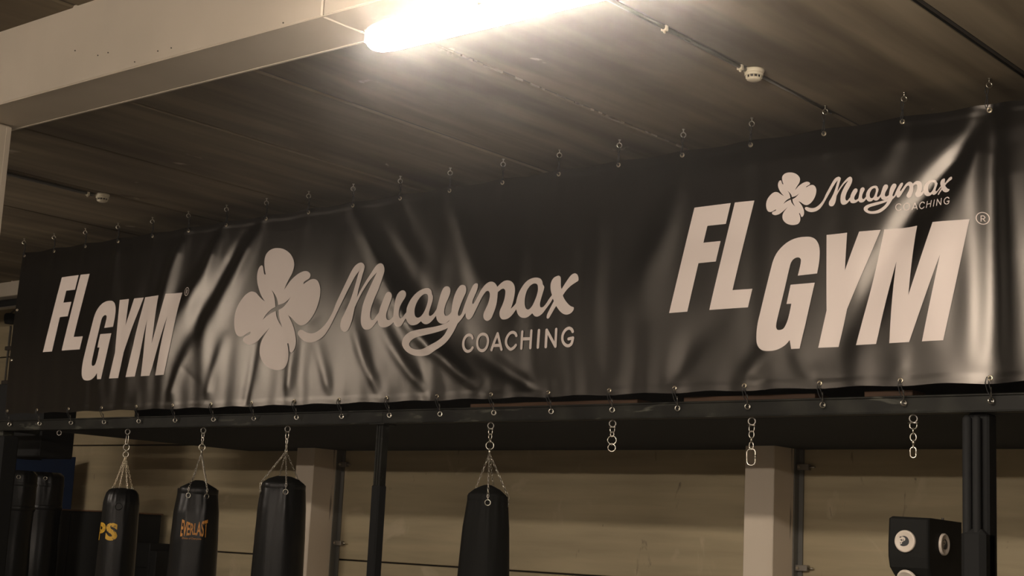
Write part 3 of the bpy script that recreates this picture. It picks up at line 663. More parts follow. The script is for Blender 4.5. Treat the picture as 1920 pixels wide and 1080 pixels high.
COACH=[([(-7.134,1.4458),(-7.1449,1.4634),(-7.1712,1.4711),(-7.1999,1.4638),(-7.2209,1.4404),(-7.2264,1.4089),(-7.2178,1.3791),(-7.1988,1.3588),(-7.1757,1.3519),(-7.1504,1.359),(-7.1343,1.3767)],0),([(-7.03,1.4686),(-6.9944,1.4571),(-6.9782,1.4234),(-6.9864,1.3853),(-7.0099,1.3589),(-7.0411,1.3506),(-7.0705,1.3626),(-7.0868,1.3949),(-7.0818,1.4335),(-7.0612,1.4591)],1),([(-6.9463,1.3512,1),(-6.888,1.4646,1),(-6.8506,1.3502,1)],0),([(-6.9232,1.3813,1),(-6.8637,1.3795,1)],0),([(-6.7152,1.4412),(-6.7267,1.4585),(-6.7517,1.4669),(-6.7789,1.4588),(-6.8019,1.4314),(-6.8092,1.4007),(-6.7981,1.3716),(-6.7752,1.3515),(-6.7596,1.3474),(-6.7356,1.3568),(-6.7165,1.3734)],0),([(-6.6599,1.4654,1),(-6.6638,1.3487,1)],0),([(-6.5735,1.4669,1),(-6.5785,1.3481,1)],0),([(-6.6568,1.4146,1),(-6.5811,1.4117,1)],0),([(-6.5064,1.4666,1),(-6.5115,1.3487,1)],0),([(-6.4445,1.3493,1),(-6.441,1.4659,1),(-6.3609,1.3487,1),(-6.3586,1.467,1)],0),([(-6.211,1.4428),(-6.2217,1.4595),(-6.2452,1.4678),(-6.2736,1.4577),(-6.2954,1.4311),(-6.3006,1.399),(-6.2892,1.3707),(-6.265,1.3511),(-6.2389,1.3475),(-6.2166,1.3626),(-6.207,1.3989,1),(-6.2442,1.3938,1)],0)]
REG=[([(-3.2882,1.9373),(-3.2916,1.9229),(-3.301,1.912),(-3.3145,1.9068),(-3.3295,1.9084),(-3.3429,1.9165),(-3.3521,1.9293),(-3.3553,1.9445),(-3.3518,1.9589),(-3.3422,1.9697),(-3.3286,1.9747),(-3.3136,1.9729),(-3.3003,1.9648),(-3.2912,1.9518)],1),([(-3.3304,1.9242,1),(-3.3302,1.9552,1)],0),([(-3.3302,1.9552,1),(-3.3177,1.9546),(-3.3107,1.9454),(-3.3178,1.938),(-3.3303,1.9389,1)],0),([(-3.3205,1.9379,1),(-3.3101,1.9229,1)],0)]


def smooth_closed(pts, n=5):
    """closed outline: spline through the plain points, sharp at points flagged 1"""
    P = [(p[0], p[1]) for p in pts]; C = [len(p) > 2 and p[2] for p in pts]
    N = len(P); out = []
    for i in range(N):
        j = (i+1) % N
        if C[i] and C[j]:
            out.append(P[i]); continue
        p0 = P[i-1] if not C[i] else (2*P[i][0]-P[j][0], 2*P[i][1]-P[j][1])
        p3 = P[(j+1) % N] if not C[j] else (2*P[j][0]-P[i][0], 2*P[j][1]-P[i][1])
        p1, p2 = P[i], P[j]
        p0, p1, p2, p3 = map(np.array, (p0, p1, p2, p3))
        d1 = max(np.linalg.norm(p1-p0)**.5, 1e-6); d2 = max(np.linalg.norm(p2-p1)**.5, 1e-6); d3 = max(np.linalg.norm(p3-p2)**.5, 1e-6)
        m1 = (p1-p0)/d1-(p2-p0)/(d1+d2)+(p2-p1)/d2
        m2 = (p2-p1)/d2-(p3-p1)/(d2+d3)+(p3-p2)/d3
        m1 = m1*d2; m2 = m2*d2
        for k in range(n):
            t = k/n
            q_ = (2*t**3-3*t*t+1)*p1+(t**3-2*t*t+t)*m1+(-2*t**3+3*t*t)*p2+(t**3-t*t)*m2
            out.append((float(q_[0]), float(q_[1])))
    return out


def fill2d(loops):
    """triangulate closed loops (even-odd) -> verts, faces"""
    cu = bpy.data.curves.new('tmp', 'CURVE'); cu.dimensions = '2D'; cu.fill_mode = 'BOTH'
    for lp in loops:
        sp = cu.splines.new('POLY'); sp.points.add(len(lp)-1)
        for i, p in enumerate(lp): sp.points[i].co = (p[0], p[1], 0, 1)
        sp.use_cyclic_u = True
    ob = bpy.data.objects.new('tmp', cu)
    me = bpy.data.meshes.new_from_object(ob)
    vs = [(v.co.x, v.co.y) for v in me.vertices]; fs = [tuple(p.vertices) for p in me.polygons]
    bpy.data.objects.remove(ob); bpy.data.meshes.remove(me); bpy.data.curves.remove(cu)
    return vs, fs


import bmesh
def grid_cut(vs, fs, step):
    bm = bmesh.new()
    bv = [bm.verts.new((x, y, 0)) for x, y in vs]
    for f in fs:
        try: bm.faces.new([bv[i] for i in f])
        except ValueError: pass
    for ax in (0, 1):
        lo = min(v[ax] for v in vs); hi = max(v[ax] for v in vs)
        k = math.ceil(lo/step)
        while k*step < hi:
            co = [0, 0, 0]; co[ax] = k*step; no = [0, 0, 0]; no[ax] = 1
            bmesh.ops.bisect_plane(bm, geom=bm.verts[:]+bm.edges[:]+bm.faces[:], plane_co=co, plane_no=no, dist=1e-6)
            k += 1
    bm.verts.index_update()
    V = [(v.co.x, v.co.y) for v in bm.verts]; F = [tuple(v.index for v in f.verts) for f in bm.faces]
    bm.free()
    return V, F


def print_on_banner(name, pieces, xf=lambda p: p, step=.016):
    """pieces: list of loop lists in banner metres"""
    m = MB(); m.keepn = True          # keep the winding: every face looks towards the hall
    for k, loops in enumerate(pieces):
        lp = [[xf(p) for p in l] for l in loops]
        V, F = grid_cut(*fill2d(lp), step)
        A = np.array(V)
        d = disp(A[:, 0], A[:, 1]); ez = edge_z(A[:, 0], A[:, 1])
        m.add([(A[i, 0], BY-d[i]-.0042-.00015*(k % 3), ez[i]) for i in range(len(A))], [f if sum(V[f[i]][0]*V[f[(i+1) % len(f)]][1]-V[f[(i+1) % len(f)]][0]*V[f[i]][1] for i in range(len(f))) > 0 else f[::-1] for f in F], True)
    return m.build(name, M['print'], ban)


def stroke_loops(pts, closed, w):
    """constant-width pen strokes with round ends; corners flagged 1 split the stroke"""
    out = []
    if closed:
        c = smooth_closed(pts, 4); n = len(c); L = []; R_ = []
        for i in range(n):
            a, b_ = np.array(c[i-1]), np.array(c[(i+1) % n]); t = (b_-a)/np.linalg.norm(b_-a); nn = np.array([-t[1], t[0]])*w/2
            L.append(tuple(np.array(c[i])+nn)); R_.append(tuple(np.array(c[i])-nn))
        return [[L, R_]]
    segs = []; cur = [pts[0]]
    for p in pts[1:]:
        cur.append(p)
        if len(p) > 2 and p[2]:
            segs.append(cur); cur = [p]
    if len(cur) > 1: segs.append(cur)
    for sg in segs:
        pl = [np.array(p[:2]) for p in sg]
        c = cr_poly(pl, 4) if len(pl) > 2 else pl
        n = len(c); L = []; R_ = []
        for i in range(n):
            t = c[min(i+1, n-1)]-c[max(i-1, 0)]; t = t/np.linalg.norm(t); nn = np.array([-t[1], t[0]])*w/2
            L.append(c[i]+nn); R_.append(c[i]-nn)
        def cap(ctr, st):
            v = st-ctr
            return [ctr+np.array([v[0]*math.cos(a)+v[1]*math.sin(a), -v[0]*math.sin(a)+v[1]*math.cos(a)]) for a in [math.pi*k/6 for k in range(1, 6)]]
        loop = L+cap(c[-1], L[-1])+R_[::-1]+cap(c[0], R_[0])
        out.append([[tuple(p) for p in loop]])
    return out


S = smooth_closed
ident = lambda p: (p[0], p[1])
to_left = lambda p: (p[0]*1.01897-7.10457, p[1]*1.04741-.00890)
to_small = lambda p: (p[0]*.33516-1.42761, p[1]*.33344+1.58992)
for xf in (ident, to_left):
    for L_ in (LETTER_F, LETTER_L, LETTER_G, LETTER_Y, LETTER_M):
        print_on_banner('letter', [[S(L_)]], xf)
    print_on_banner('registered_mark', [l for pts, cl in REG for l in stroke_loops(pts, cl, .0052)], xf)
for xf, cw, st in ((ident, .0215, .014), (to_small, .0135/.334, .012)):
    print_on_banner('clover_emblem', [[S(CLOVER), S(CLOVER_CROSS)]], xf, st)
    print_on_banner('script_lettering', [[S(WORD), S(WORD_A), S(WORD_LOOP), S(WORD_AA)]], xf, st)
    w = .0215 if xf is ident else .0150
    print_on_banner('small_lettering', [l for pts, cl in COACH for l in stroke_loops(pts, cl, w)], xf, st)

# ---- eyelets
vis = range(0, 23)
proto = None
EYE_SPOTS = [(x, z) for z in (GTOP, GBOT) for x in GSX]+[(-13.168, 2.03), (-13.168, 1.53)]
for x, zz in EYE_SPOTS:
    if True:
        d = float(disp(np.array([x]), np.array([zz]))[0])
        if proto is None:
            g_ = MB().ring((x, BY-d-.003, zz), .0125, .0042, 'y', 16, 6)
            g_.lathe([(.001, 0)], (x, BY-d, zz), 3)
            g_.v = g_.v[:16*6]
            hole = MB().disc((x, BY-d-.0026, zz), .009, 'y', 12)
            proto = g_.build('eyelet', M['brass'], ban); ph = hole.build('eyelet_hole', M['slot'], None)
            ph.parent = proto; LOC_CH.setdefault(proto, []).append(ph)
            for me_ in (ph.data,):
                for v in me_.vertices: v.co -= LOC[ban]
            p0 = Vector((x, BY-d, zz))
        else:
            c = proto.copy(); COL.objects.link(c); c.parent = ban; c.location = Vector((x, BY-d, zz))-p0
            h = ph.copy(); COL.objects.link(h); h.parent = c

ORD = ['leftmost', 'second', 'third', 'fourth', 'fifth', 'sixth', 'seventh', 'eighth', 'ninth', 'tenth', 'eleventh', 'twelfth', 'thirteenth', 'fourteenth', 'fifteenth', 'sixteenth', 'seventeenth', 'eighteenth', 'nineteenth', 'twentieth']
def nth(k):
    if k == 0: return 'leftmost'
    if k < 10: return ORD[k]+' from the left'
    if k == 19: return 'rightmost'
    return ORD[19-k]+' from the right'

# ---- eye hooks and elastic ties
def hook_top(x):
    t = thing('eye_hook', (x, BY, CEIL), None, 'hook')
    MB().tube([(x, BY, CEIL), (x, BY, CEIL-.026)], .0042, 8).tube([(x, BY, CEIL-.002), (x, BY, CEIL-.006)], .010, 10)\
        .ring((x, BY, CEIL-.042), .0165, .0036, 'y', 18, 6, spin=.75).build('eye', M['chrome'], t)
    return t
def tie_top(x):
    z0, z1 = CEIL-.050, GTOP
    t = thing('elastic_tie', (x, BY, z0), None, 'cord')
    c = MB()
    for s_ in (-1, 1):
        c.tube([(x+s_*.004, BY-.006, z0-.002), (x+s_*.009, BY-.004, z0-.030), (x-s_*.003, BY, z0-.065), (x-s_*.008, BY-.010, z1+.020), (x-s_*.002, BY-.012, z1-.002)], .0028, 6)
    c.build('cord_loop', M['cord'], t)
    MB().ring((x, BY-.002, z0-.058), .0055, .0035, 'z', 10, 5).build('knot', M['cord'], t)
    return t
def hook_bottom(x):
    t = thing('eye_hook', (x, 8.06, .905), None, 'hook')
    MB().tube([(x, 8.062, .905), (x, 8.044, .905)], .004, 8)\
        .ring((x, 8.030, .905), .0155, .0034, 'y', 18, 6, spin=.75).build('eye', M['chrome'], t)
    return t
def tie_bottom(x):
    t = thing('elastic_tie', (x, 8.0, GBOT), None, 'cord')
    c = MB()
    c.tube([(x-.002, BY-.024, GBOT+.001), (x-.012, BY-.020, GBOT-.028), (x-.012, BY+.004, GBOT-.070), (x-.002, 8.026, .930), (x, 8.030, .908)], .0028, 6)
    c.tube([(x+.002, BY-.024, GBOT+.001), (x+.006, BY-.014, GBOT-.035), (x+.010, BY+.012, GBOT-.080), (x+.003, 8.028, .908)], .0024, 6)
    c.build('cord_loop', M['cord'], t)
    MB().tube([(x+.010, BY+.008, GBOT-.052), (x+.006, BY+.020, GBOT-.108)], .0035, 6).build('hook_shank', M['chrome'], t)
    return t
HX = [-13.20+.5222*k for k in range(23)]
for maker, xs, kind_, fmt, gr in ((hook_top, HX, 'steel eye hook in the ceiling', 'steel eye hook in the ceiling above the banner, %s', 'eye hooks in the ceiling'),
                           (tie_top, GSX, 'black elastic tie at the banner top', 'black elastic tie holding up the banner\'s top edge, %s', 'elastic ties along the banner top'),
                           (hook_bottom, GSX, 'steel eye hook on the rig beam', 'steel eye hook on the rig beam under the banner, %s', 'eye hooks on the rig beam'),
                           (tie_bottom, GSX, 'black elastic tie at the banner bottom', 'black elastic tie on the banner\'s bottom edge, %s', 'elastic ties along the banner bottom')):
    src = None
    for k, x in enumerate(xs):
        out = k > 19
        lab = fmt % nth(k) if not out else kind_+(', first', ', second', ', third')[k-20]+' beyond the photo\'s right edge'
        if src is None:
            src = maker(x); src['label'] = lab; src['group'] = gr; base = src.location.copy()
        else:
            copy_thing(src, (x, base[1], base[2]), lab, gr)

# ================================================================= BAGS
def text_outline(s, shear=0.0, bold=.0):
    cu = bpy.data.curves.new('tmp', 'FONT'); cu.body = s; cu.size = 1; cu.offset = bold; cu.shear = shear; cu.resolution_u = 4
    ob = bpy.data.objects.new('tmp', cu)
    me = bpy.data.meshes.new_from_object(ob)
    vs = [(v.co.x, v.co.y) for v in me.vertices]; fs = [tuple(p.vertices) for p in me.polygons]
    bpy.data.objects.remove(ob); bpy.data.meshes.remove(me); bpy.data.curves.remove(cu)
    x0 = min(v[0] for v in vs); x1 = max(v[0] for v in vs); y0 = min(v[1] for v in vs); y1 = max(v[1] for v in vs)
    return [((x-x0)/(x1-x0), (y-y0)/(y1-y0)) for x, y in vs], fs


SC1 = 8.10/7.93
def bag_profile(prof):
    def r(z):
        for (r0, z0), (r1, z1) in zip(prof, prof[1:]):
            if z1 <= z <= z0 or z0 <= z <= z1:
                return r0+(r1-r0)*(z-z0)/((z1-z0) or 1e-9)
        return prof[-1][0]
    return r


def wrinkle(seed, rings, ztop, amp):
    rr = random.Random(seed)
    comp = [(rr.randint(3, 17), rr.uniform(0, 6.28), rr.uniform(-6, 6), rr.uniform(.3, 1)) for _ in range(9)]
    def f(a, z, r):
        d = 0
        for n, ph, sl, am in comp:
            d += am*math.sin(n*a+ph+sl*(z-ztop))
        fade = .25+.75*math.exp(-max(0, ztop-z)*4)
        v = amp*.35*d*fade
        for ra in rings:
            da = (a-ra+math.pi) % (2*math.pi)-math.pi
            below = max(0, (ztop-.06)-z)
            w = .10+.9*below
            v += amp*2.2*math.exp(-(da/w)**2)*math.exp(-below*5)*math.cos(9*da/w*.35)
        return v
    return f


def make_bag(cx, label, prof, top, apex_z, rings, ring_z, seed, mat, group='hanging punching bags', kind='cone', neck=.03):
    """prof: radius/height pairs from rim downward; top: pairs from apex to rim"""
    c = (cx, AY, 0)
    t = thing('punching_bag', (cx, AY, prof[-1][1]), label, 'punching bag', group)
    zt = prof[0][1]
    wr = wrinkle(seed, rings, zt, .0045)
    P = []
    for (r0, z0), (r1, z1) in zip(prof, prof[1:]):
        n = max(2, int(abs(z1-z0)/.02))
        for k in range(n): P.append((r0+(r1-r0)*k/n, z0+(z1-z0)*k/n))
    P += [prof[-1], (prof[-1][0]*.8, prof[-1][1]-.03), (.001, prof[-1][1]-.035)]
    MB().lathe(P, c, 72, wr).build('body', mat, t)
    if kind == 'cone':
        tp = MB()
        T = []
        for (r0, z0), (r1, z1) in zip(top, top[1:]):
            for k in range(4): T.append((r0+(r1-r0)*k/4, z0+(z1-z0)*k/4))
        T.append(top[-1])
        tp.lathe(T, c, 40, lambda a, z, r: min(r, .05)*.18*math.sin(4*a+seed)*(1 if r > .03 else .3))
        tp.build('top_cover', M['canvas'], t)
        MB().lathe([(prof[0][0]+.004, zt+.004), (prof[0][0]+.006, zt-.004), (prof[0][0]+.005, zt-.055), (prof[0][0]+.001, zt-.06)], c, 60, wr).build('top_band', mat, t)
    # hardware
    rr = bag_profile(prof)
    for a in rings:
        a0 = a
        R0 = rr(ring_z)+.006
        px_, py_ = cx+R0*math.cos(a0), AY+R0*math.sin(a0)
        if kind == 'cone':
            # D ring lying flat against the leather
            tang = Vector((-math.sin(a0), math.cos(a0), 0)); pts = []
            for k in range(12):
                u = 2*math.pi*k/12
                pts.append(Vector((px_, py_, ring_z))+tang*.020*math.cos(u)+Vector((0, 0, 1))*.020*math.sin(u))
            MB().tube(pts, .0036, 6, closed=True).build('d_ring', M['chrome'], t)
            rim = Vector((cx+(rr(zt)+.014)*math.cos(a0), AY+(rr(zt)+.014)*math.sin(a0), zt+.006))
            MB().chain((px_+.004*math.cos(a0), py_+.004*math.sin(a0), ring_z+.018), rim).chain(rim, (cx, AY, apex_z)).build('chain', M['chrome'], t)
        else:
            Rk = .085
            p = (cx+Rk*math.cos(a0), AY+Rk*math.sin(a0), ring_z)
            MB().chain(p, (cx, AY, apex_z)).build('chain', M['brass'], t)
            MB().ring((p[0], p[1], ring_z), .010, .003, 'y', 12, 6, spin=a0).build('d_ring', M['chrome'], t)
    return t


def wrap_text(t, cx, s, az0, az1, z_lo, z_hi, rad, mat, name, tops=None, bold=.03, shear=0.0):
    vs, fs = text_outline(s, shear, bold)
    # stretch: cut finely so that it follows the curve
    V, F = grid_cut(vs, fs, .035)
    out = []
    for x, y in V:
        a = az0+(az1-az0)*x
        lo, hi = (z_lo(x), z_hi(x))
        z = lo+(hi-lo)*y
        R = rad(a, z)+.0025
        out.append((cx+R*math.cos(a), AY+R*math.sin(a), z))
    return MB().add(out, F, True).build(name, mat, t)


bags = []
rad_ = math.radians
# bag 1: smooth-shouldered vinyl bag with worn yellow letters
cx = AX[1]; ca = math.atan2(-AY, -cx)
prof1 = [(.150, .225), (.158, .18), (.160, .05), (.166, -.2), (.170, -.55), (.170, -.95)]
prof1t = [(.02, .318), (.085, .312), (.115, .298), (.138, .270)]+prof1
b1 = make_bag(cx, 'slim black bag with worn yellow capital letters, leftmost bag hanging on chains', prof1t, None, .596,
              [ca+rad_(a) for a in (-70, -18, 28, 100)], .316, 3, M['leather'], kind='dome')
w1 = wrinkle(3, [ca+rad_(a) for a in (-70, -18, 28, 100)], prof1t[0][1], .0045)
r1 = bag_profile(prof1t)
wrap_text(b1, cx, 'P', ca+rad_(-84), ca+rad_(-44), lambda x: -.150, lambda x: .004, lambda a, z: r1(z)+w1(a, z, 0), M['yellow'], 'printed_letter', bold=.045)
wrap_text(b1, cx, 'S', ca+rad_(-42), ca+rad_(-3), lambda x: -.150, lambda x: .004, lambda a, z: r1(z)+w1(a, z, 0), M['yellow'], 'printed_letter', bold=.045)
rp = MB()
rc = (cx+.163*math.cos(ca-.12), AY+.163*math.sin(ca-.12), .15)
tg = Vector((-math.sin(ca-.12), math.cos(ca-.12), 0)); pts = [Vector(rc)+tg*.030*math.cos(u)+Vector((0, 0, .030*math.sin(u))) for u in [6.283*k/20 for k in range(20)]]
rp.tube(pts, .004, 6, closed=True); rp.build('rubber_badge', M['leather'], b1)
# bag 2
cx = AX[2]; ca = math.atan2(-AY, -cx)
prof2 = [(.162, .318), (.168, .27), (.188, .13), (.200, -.10), (.206, -.42), (.205, -.95)]
top2 = [(.001, .398), (.034, .396), (.158, .332), (.160, .316)]
rg = [ca+rad_(a) for a in (-27, 24, 153, 204)]
b2 = make_bag(cx, 'black leather bag with orange lettering, second bag hanging from the left', prof2, top2, .622, rg, .262, 8, M['leather'])
w2 = wrinkle(8, rg, .318, .0045); r2 = bag_profile(prof2)
wrap_text(b2, cx, 'EVERLAST', ca+rad_(-36), ca+rad_(30), lambda x: -.072+.045*abs(x-.5)*-.9+.010, lambda x: .030+.075*abs(x-.45), lambda a, z: r2(z)+w2(a, z, 0), M['orange'], 'printed_lettering', bold=.022)
wrap_text(b2, cx, 'Choice of Champions', ca+rad_(-30), ca+rad_(16), lambda x: -.104, lambda x: -.084, lambda a, z: r2(z)+w2(a, z, 0), M['orange'], 'printed_lettering', bold=.0)
# bag 3
cx = AX[3]; ca = math.atan2(-AY, -cx)
prof3 = [(.172, .372), (.180, .32), (.192, .18), (.200, -.05), (.206, -.36), (.205, -.95)]
top3 = [(.001, .442), (.055, .440), (.120, .418), (.168, .384), (.170, .370)]
rg = [ca+rad_(a) for a in (-76, 6, 132, 196)]
b3 = make_bag(cx, 'plain black leather bag hanging in front of the narrower wall pillar, third from the left', prof3, top3, .640, rg, .312, 15, M['leather'])
# bag 4
cx = AX[4]; ca = math.atan2(-AY, -cx)
prof4 = [(.138, .318), (.145, .27), (.166, .10), (.174, -.05), (.184, -.26), (.186, -.95)]
top4 = [(.001, .400), (.026, .397), (.090, .366), (.134, .330), (.136, .316)]
rg = [ca+rad_(a) for a in (-138, 2, 160, 100)]
b4 = make_bag(cx, 'plain matt black bag hanging alone right of the centre post', prof4, top4, .620, rg, .270, 22, M['canvas'])

# hanging hardware between the eye bolt (ring bottom z=.798) and each apex
def hang(root, cx, items):
    z = .800
    for kind, h, w in items:
        m = MB(); r = .0036
        if kind == 'ring':
            m.ring((cx, AY, z-h/2), w, r, 'y', 20, 6, sz=(h/2)/w, spin=.6); nm = 'ring'
        elif kind == 'link':
            m.ring((cx, AY, z-h/2), w, r, 'y', 14, 6, sz=(h/2)/w, spin=.15); nm = 'link'
        elif kind == 'sidelink':
            m.ring((cx, AY, z-h/2), w, r, 'y', 14, 6, sz=(h/2)/w, spin=1.9); nm = 'link'
        elif kind == 'shackle':
            pts = [(cx+w, AY, z-.002), (cx+w*1.1, AY, z-h*.5)]+[(cx+w*1.1*math.cos(u), AY, z-h*.6-(h*.4)*math.sin(u)) for u in [math.pi*k/8 for k in range(9)]]+[(cx-w*1.1, AY, z-h*.5), (cx-w, AY, z-.002)]
            m.tube(pts, r, 6); m.tube([(cx-w*1.7, AY, z-.004), (cx+w*1.5, AY, z-.004)], r*1.1, 6); nm = 'shackle'
        elif kind == 'swivel':
            m.tube([(cx, AY, z+.004), (cx, AY, z-h-.004)], [.0075, .0075], 8).tube([(cx-.010, AY, z-h*.5), (cx+.010, AY, z-h*.5)], .005, 6); nm = 'swivel'
        elif kind == 'carabiner':
            pts = [(cx-w*.5, AY, z-.003), (cx+w*.5, AY, z-.003), (cx+w, AY, z-h*.25), (cx+w, AY, z-h*.8), (cx+w*.4, AY, z-h), (cx-w*.5, AY, z-h), (cx-w, AY, z-h*.8), (cx-w*.7, AY, z-h*.25)]
            m.tube(pts, r, 6, closed=True); nm = 'carabiner'
        elif kind == 'quicklink':
            n = 20; pts = []
            for k in range(n):
                u = 2*math.pi*k/n
                pts.append((cx+w*math.cos(u), AY+.3*w*math.cos(u), z-h/2+(h/2-w)*(1 if math.sin(u) > 0 else -1)+w*math.sin(u)))
            m.tube(pts, .0052, 7, closed=True).tube([(cx+w, AY+.3*w, z-h*.36), (cx+w, AY+.3*w, z-h*.60)], .0085, 6); nm = 'quick_link'
        m.build(nm, M['chrome'], root)
        z -= h-.007
    return z
hang(b1, AX[1], [('carabiner', .098, .020), ('ring', .056, .027), ('swivel', .026, 0), ('ring', .050, .025)])
hang(b2, AX[2], [('shackle', .045, .014), ('link', .040, .012), ('sidelink', .034, .011), ('ring', .052, .027), ('swivel', .042, 0)])
hang(b3, AX[3], [('shackle', .062, .016), ('link', .048, .010), ('sidelink', .046, .009), ('link', .036, .010)])
hang(b4, AX[4], [('shackle', .045, .016), ('link', .040, .014), ('sidelink', .030, .012), ('ring', .056, .028), ('swivel', .045, 0)])
t = thing('hanging_shackle', (AX[5], AY, .63), 'short steel shackle with two swivel rings, hanging empty nearest the lone bag', 'shackle', 'empty bag fittings under the rig beam')
hang(t, AX[5], [('shackle', .040, .017), ('link', .036, .013), ('ring', .056, .029), ('swivel', .012, 0), ('ring', .050, .025)])
t = thing('hanging_chain', (AX[6], AY, .53), 'short chain ending in a long oval quick link, hanging before the white pillar', 'chain', 'empty bag fittings under the rig beam')
hang(t, AX[6], [('shackle', .046, .017), ('link', .046, .017), ('sidelink', .036, .013), ('link', .050, .014), ('quicklink', .104, .026)])
t = thing('hanging_chain', (AX[7], AY, .57), 'short steel chain with a small oval link, hanging above the wall target', 'chain', 'empty bag fittings under the rig beam')
hang(t, AX[7], [('shackle', .040, .020), ('sidelink', .038, .014), ('link', .046, .018), ('swivel', .028, 0), ('sidelink', .028, .008), ('quicklink', .060, .016)])

# dark bags standing at the far left
def standing_bag(cx, cy, r, zt, label, seed):
    t = thing('standing_bag', (cx, cy, FLOOR), label, 'punching bag', 'dark bags standing at the left edge')
    wr = wrinkle(seed, [-.9, -.2], zt, .006)
    P = [(.001, zt), (r*.8, zt), (r*.97, zt-.03)]+[(r*(1+.03*math.sin(k*.4)), zt-.05-k*.05) for k in range(24)]
    MB().lathe(P, (cx, cy, 0), 56, wr).build('body', M['leather'], t)
    MB().lathe([(r+.006, zt-.36), (r+.010, zt-.37), (r+.010, zt-.40), (r+.006, zt-.41)], (cx, cy, 0), 40, wr).build('strap', M['leather'], t)
    MB().lathe([(r+.006, zt-.12), (r+.008, zt-.13), (r+.008, zt-.15), (r+.006, zt-.16)], (cx, cy, 0), 40, wr).build('strap', M['leather'], t)
    MB().lathe([(.08, P[-1][1]+.01), (.08, FLOOR+.25), (r*1.5, FLOOR+.2), (r*1.7, FLOOR+.04), (r*1.7, FLOOR), (.001, FLOOR)], (cx, cy, 0), 32).build('base', M['dark'], t)
    a0 = math.atan2(-cy, -cx)
    MB().ring((cx+(r+.012)*math.cos(a0), cy+(r+.012)*math.sin(a0), zt-.07), .018, .004, 'y', 14, 6, spin=a0+1.57).build('d_ring', M['chrome'], t)
    return t
standing_bag(-13.86, 8.62, .185, .49, 'glossy black bag with straps at the left edge, foremost of the dark pair', 31)
standing_bag(-14.66, 9.45, .20, .52, 'matt black bag half hidden behind the glossy one at the left edge', 37)

# ================================================================= THINGS BY THE BACK WALL
t = thing('gym_mat', (-15.8, 10.1, .12), 'navy blue mat leaning above the black cabinet at left', 'mat')
m = MB()
A_, B_ = Vector((-15.539, 10.40, 0)), Vector((-16.007, 9.81, 0)); B_ = A_+(B_-A_)*1.05
n_ = (B_-A_).normalized().cross(Vector((0, 0, 1)))*.03
v = []
for z in (.136, .76):
    v += [A_+Vector((0, 0, z)), B_+Vector((0, 0, z)), B_+n_+Vector((0, 0, z)), A_+n_+Vector((0, 0, z))]
m.add(v, [(0, 1, 2, 3), (4, 5, 6, 7), (0, 1, 5, 4), (1, 2, 6, 5), (2, 3, 7, 6), (3, 0, 4, 7)]); m.build('mat_pad', M['blue'], t)
t = thing('gear_cabinet', (-15, 10.1, FLOOR), 'tall black cabinet behind the leftmost hanging bag, brown top edge', 'cabinet')
MB().box(-16.45, -13.98, 9.93, 10.55, FLOOR, .118, .006).build('body', M['dark'], t)
MB().box(-16.47, -13.96, 9.915, 10.56, .118, .134, .003).build('top', M['wood'], t)
for k in range(3):
    x0 = -16.44+k*.82
    d_ = MB().box(x0+.008, x0+.81, 9.912, 9.932, FLOOR+.08, .10, .004).build('door', M['dark'], t)
    MB().tube([(x0+.74, 9.898, -.9), (x0+.74, 9.898, -.7)], .007, 6).build('handle', M['dark'], d_)
t = thing('loudspeaker', (-13.72, 10.35, FLOOR), 'black speaker stack between the two leftmost hanging bags', 'speaker')
MB().box(-13.93, -13.675, 10.2, 10.58, FLOOR, -.195, .01).build('cabinet', M['dark'], t)
MB().box(-13.675, -13.555, 10.2, 10.58, FLOOR, -.275, .01).build('cabinet', M['dark'], t)
MB().lathe([(.09, 0), (.085, -.01)], (-13.80, 10.19, -.45), 20).build('cone', M['foam'], t)

for k, (x0, x1, y0, z0, z1, mt, lab) in enumerate((
        (-7.30, -5.80, 8.19, .960, .992, 'wood', 'brown timber plank on the rig deck near the banner\'s middle'),
        (-5.43, -4.47, 8.19, .962, .996, 'wood', 'reddish timber plank on the rig deck right of centre'),
        (-4.14, -3.83, 8.19, .962, .999, 'wood', 'short orange timber block on the rig deck near the right edge'))):
    t = thing('timber_plank', ((x0+x1)/2, y0+.1, .88), lab, 'plank', 'timber lying on the rig deck')
    MB().box(x0, x1, y0, y0+.18, z0, z1, .003).build('board', M[mt], t)
    for xs in (x0+.06, x1-.14):
        MB().box(xs, xs+.08, y0+.02, y0+.16, .880, z0, .003).build('spacer', M['deck'], t)

t = thing('backing_board', (-4.4, 8.6, .88), 'long black board standing on the rig deck behind the timber', 'board')
MB().box(-11.95, 3.0, 8.60, 8.63, .88, 1.34, .003).build('board', M['deck'], t)
for k in range(6):
    MB().box(-11.5+k*2.7, -11.46+k*2.7, 8.63, 8.85, .88, 1.1, .003).build('brace', M['deck'], t)
t = thing('loudspeaker', (-13.9, 8.75, .62), 'large black speaker box mounted on the rig at the left edge, above the blue mat', 'speaker')
MB().box(-14.45, -13.50, 8.60, 9.0, .635, 1.40, .012).build('cabinet', M['dark'], t)
MB().lathe([(.14, 0), (.13, .01)], (-14.0, 8.8, .62), 20).build('cone', M['foam'], t)
MB().box(-13.60, -13.52, 8.165, 8.60, .86, .92, .004).build('bracket', M['steel_black'], t)

# wall target with round pads
t = thing('strike_target', (-3.86, 8.4, -.4), 'black angular strike target with round white pads beside the right post', 'target')
m = MB()
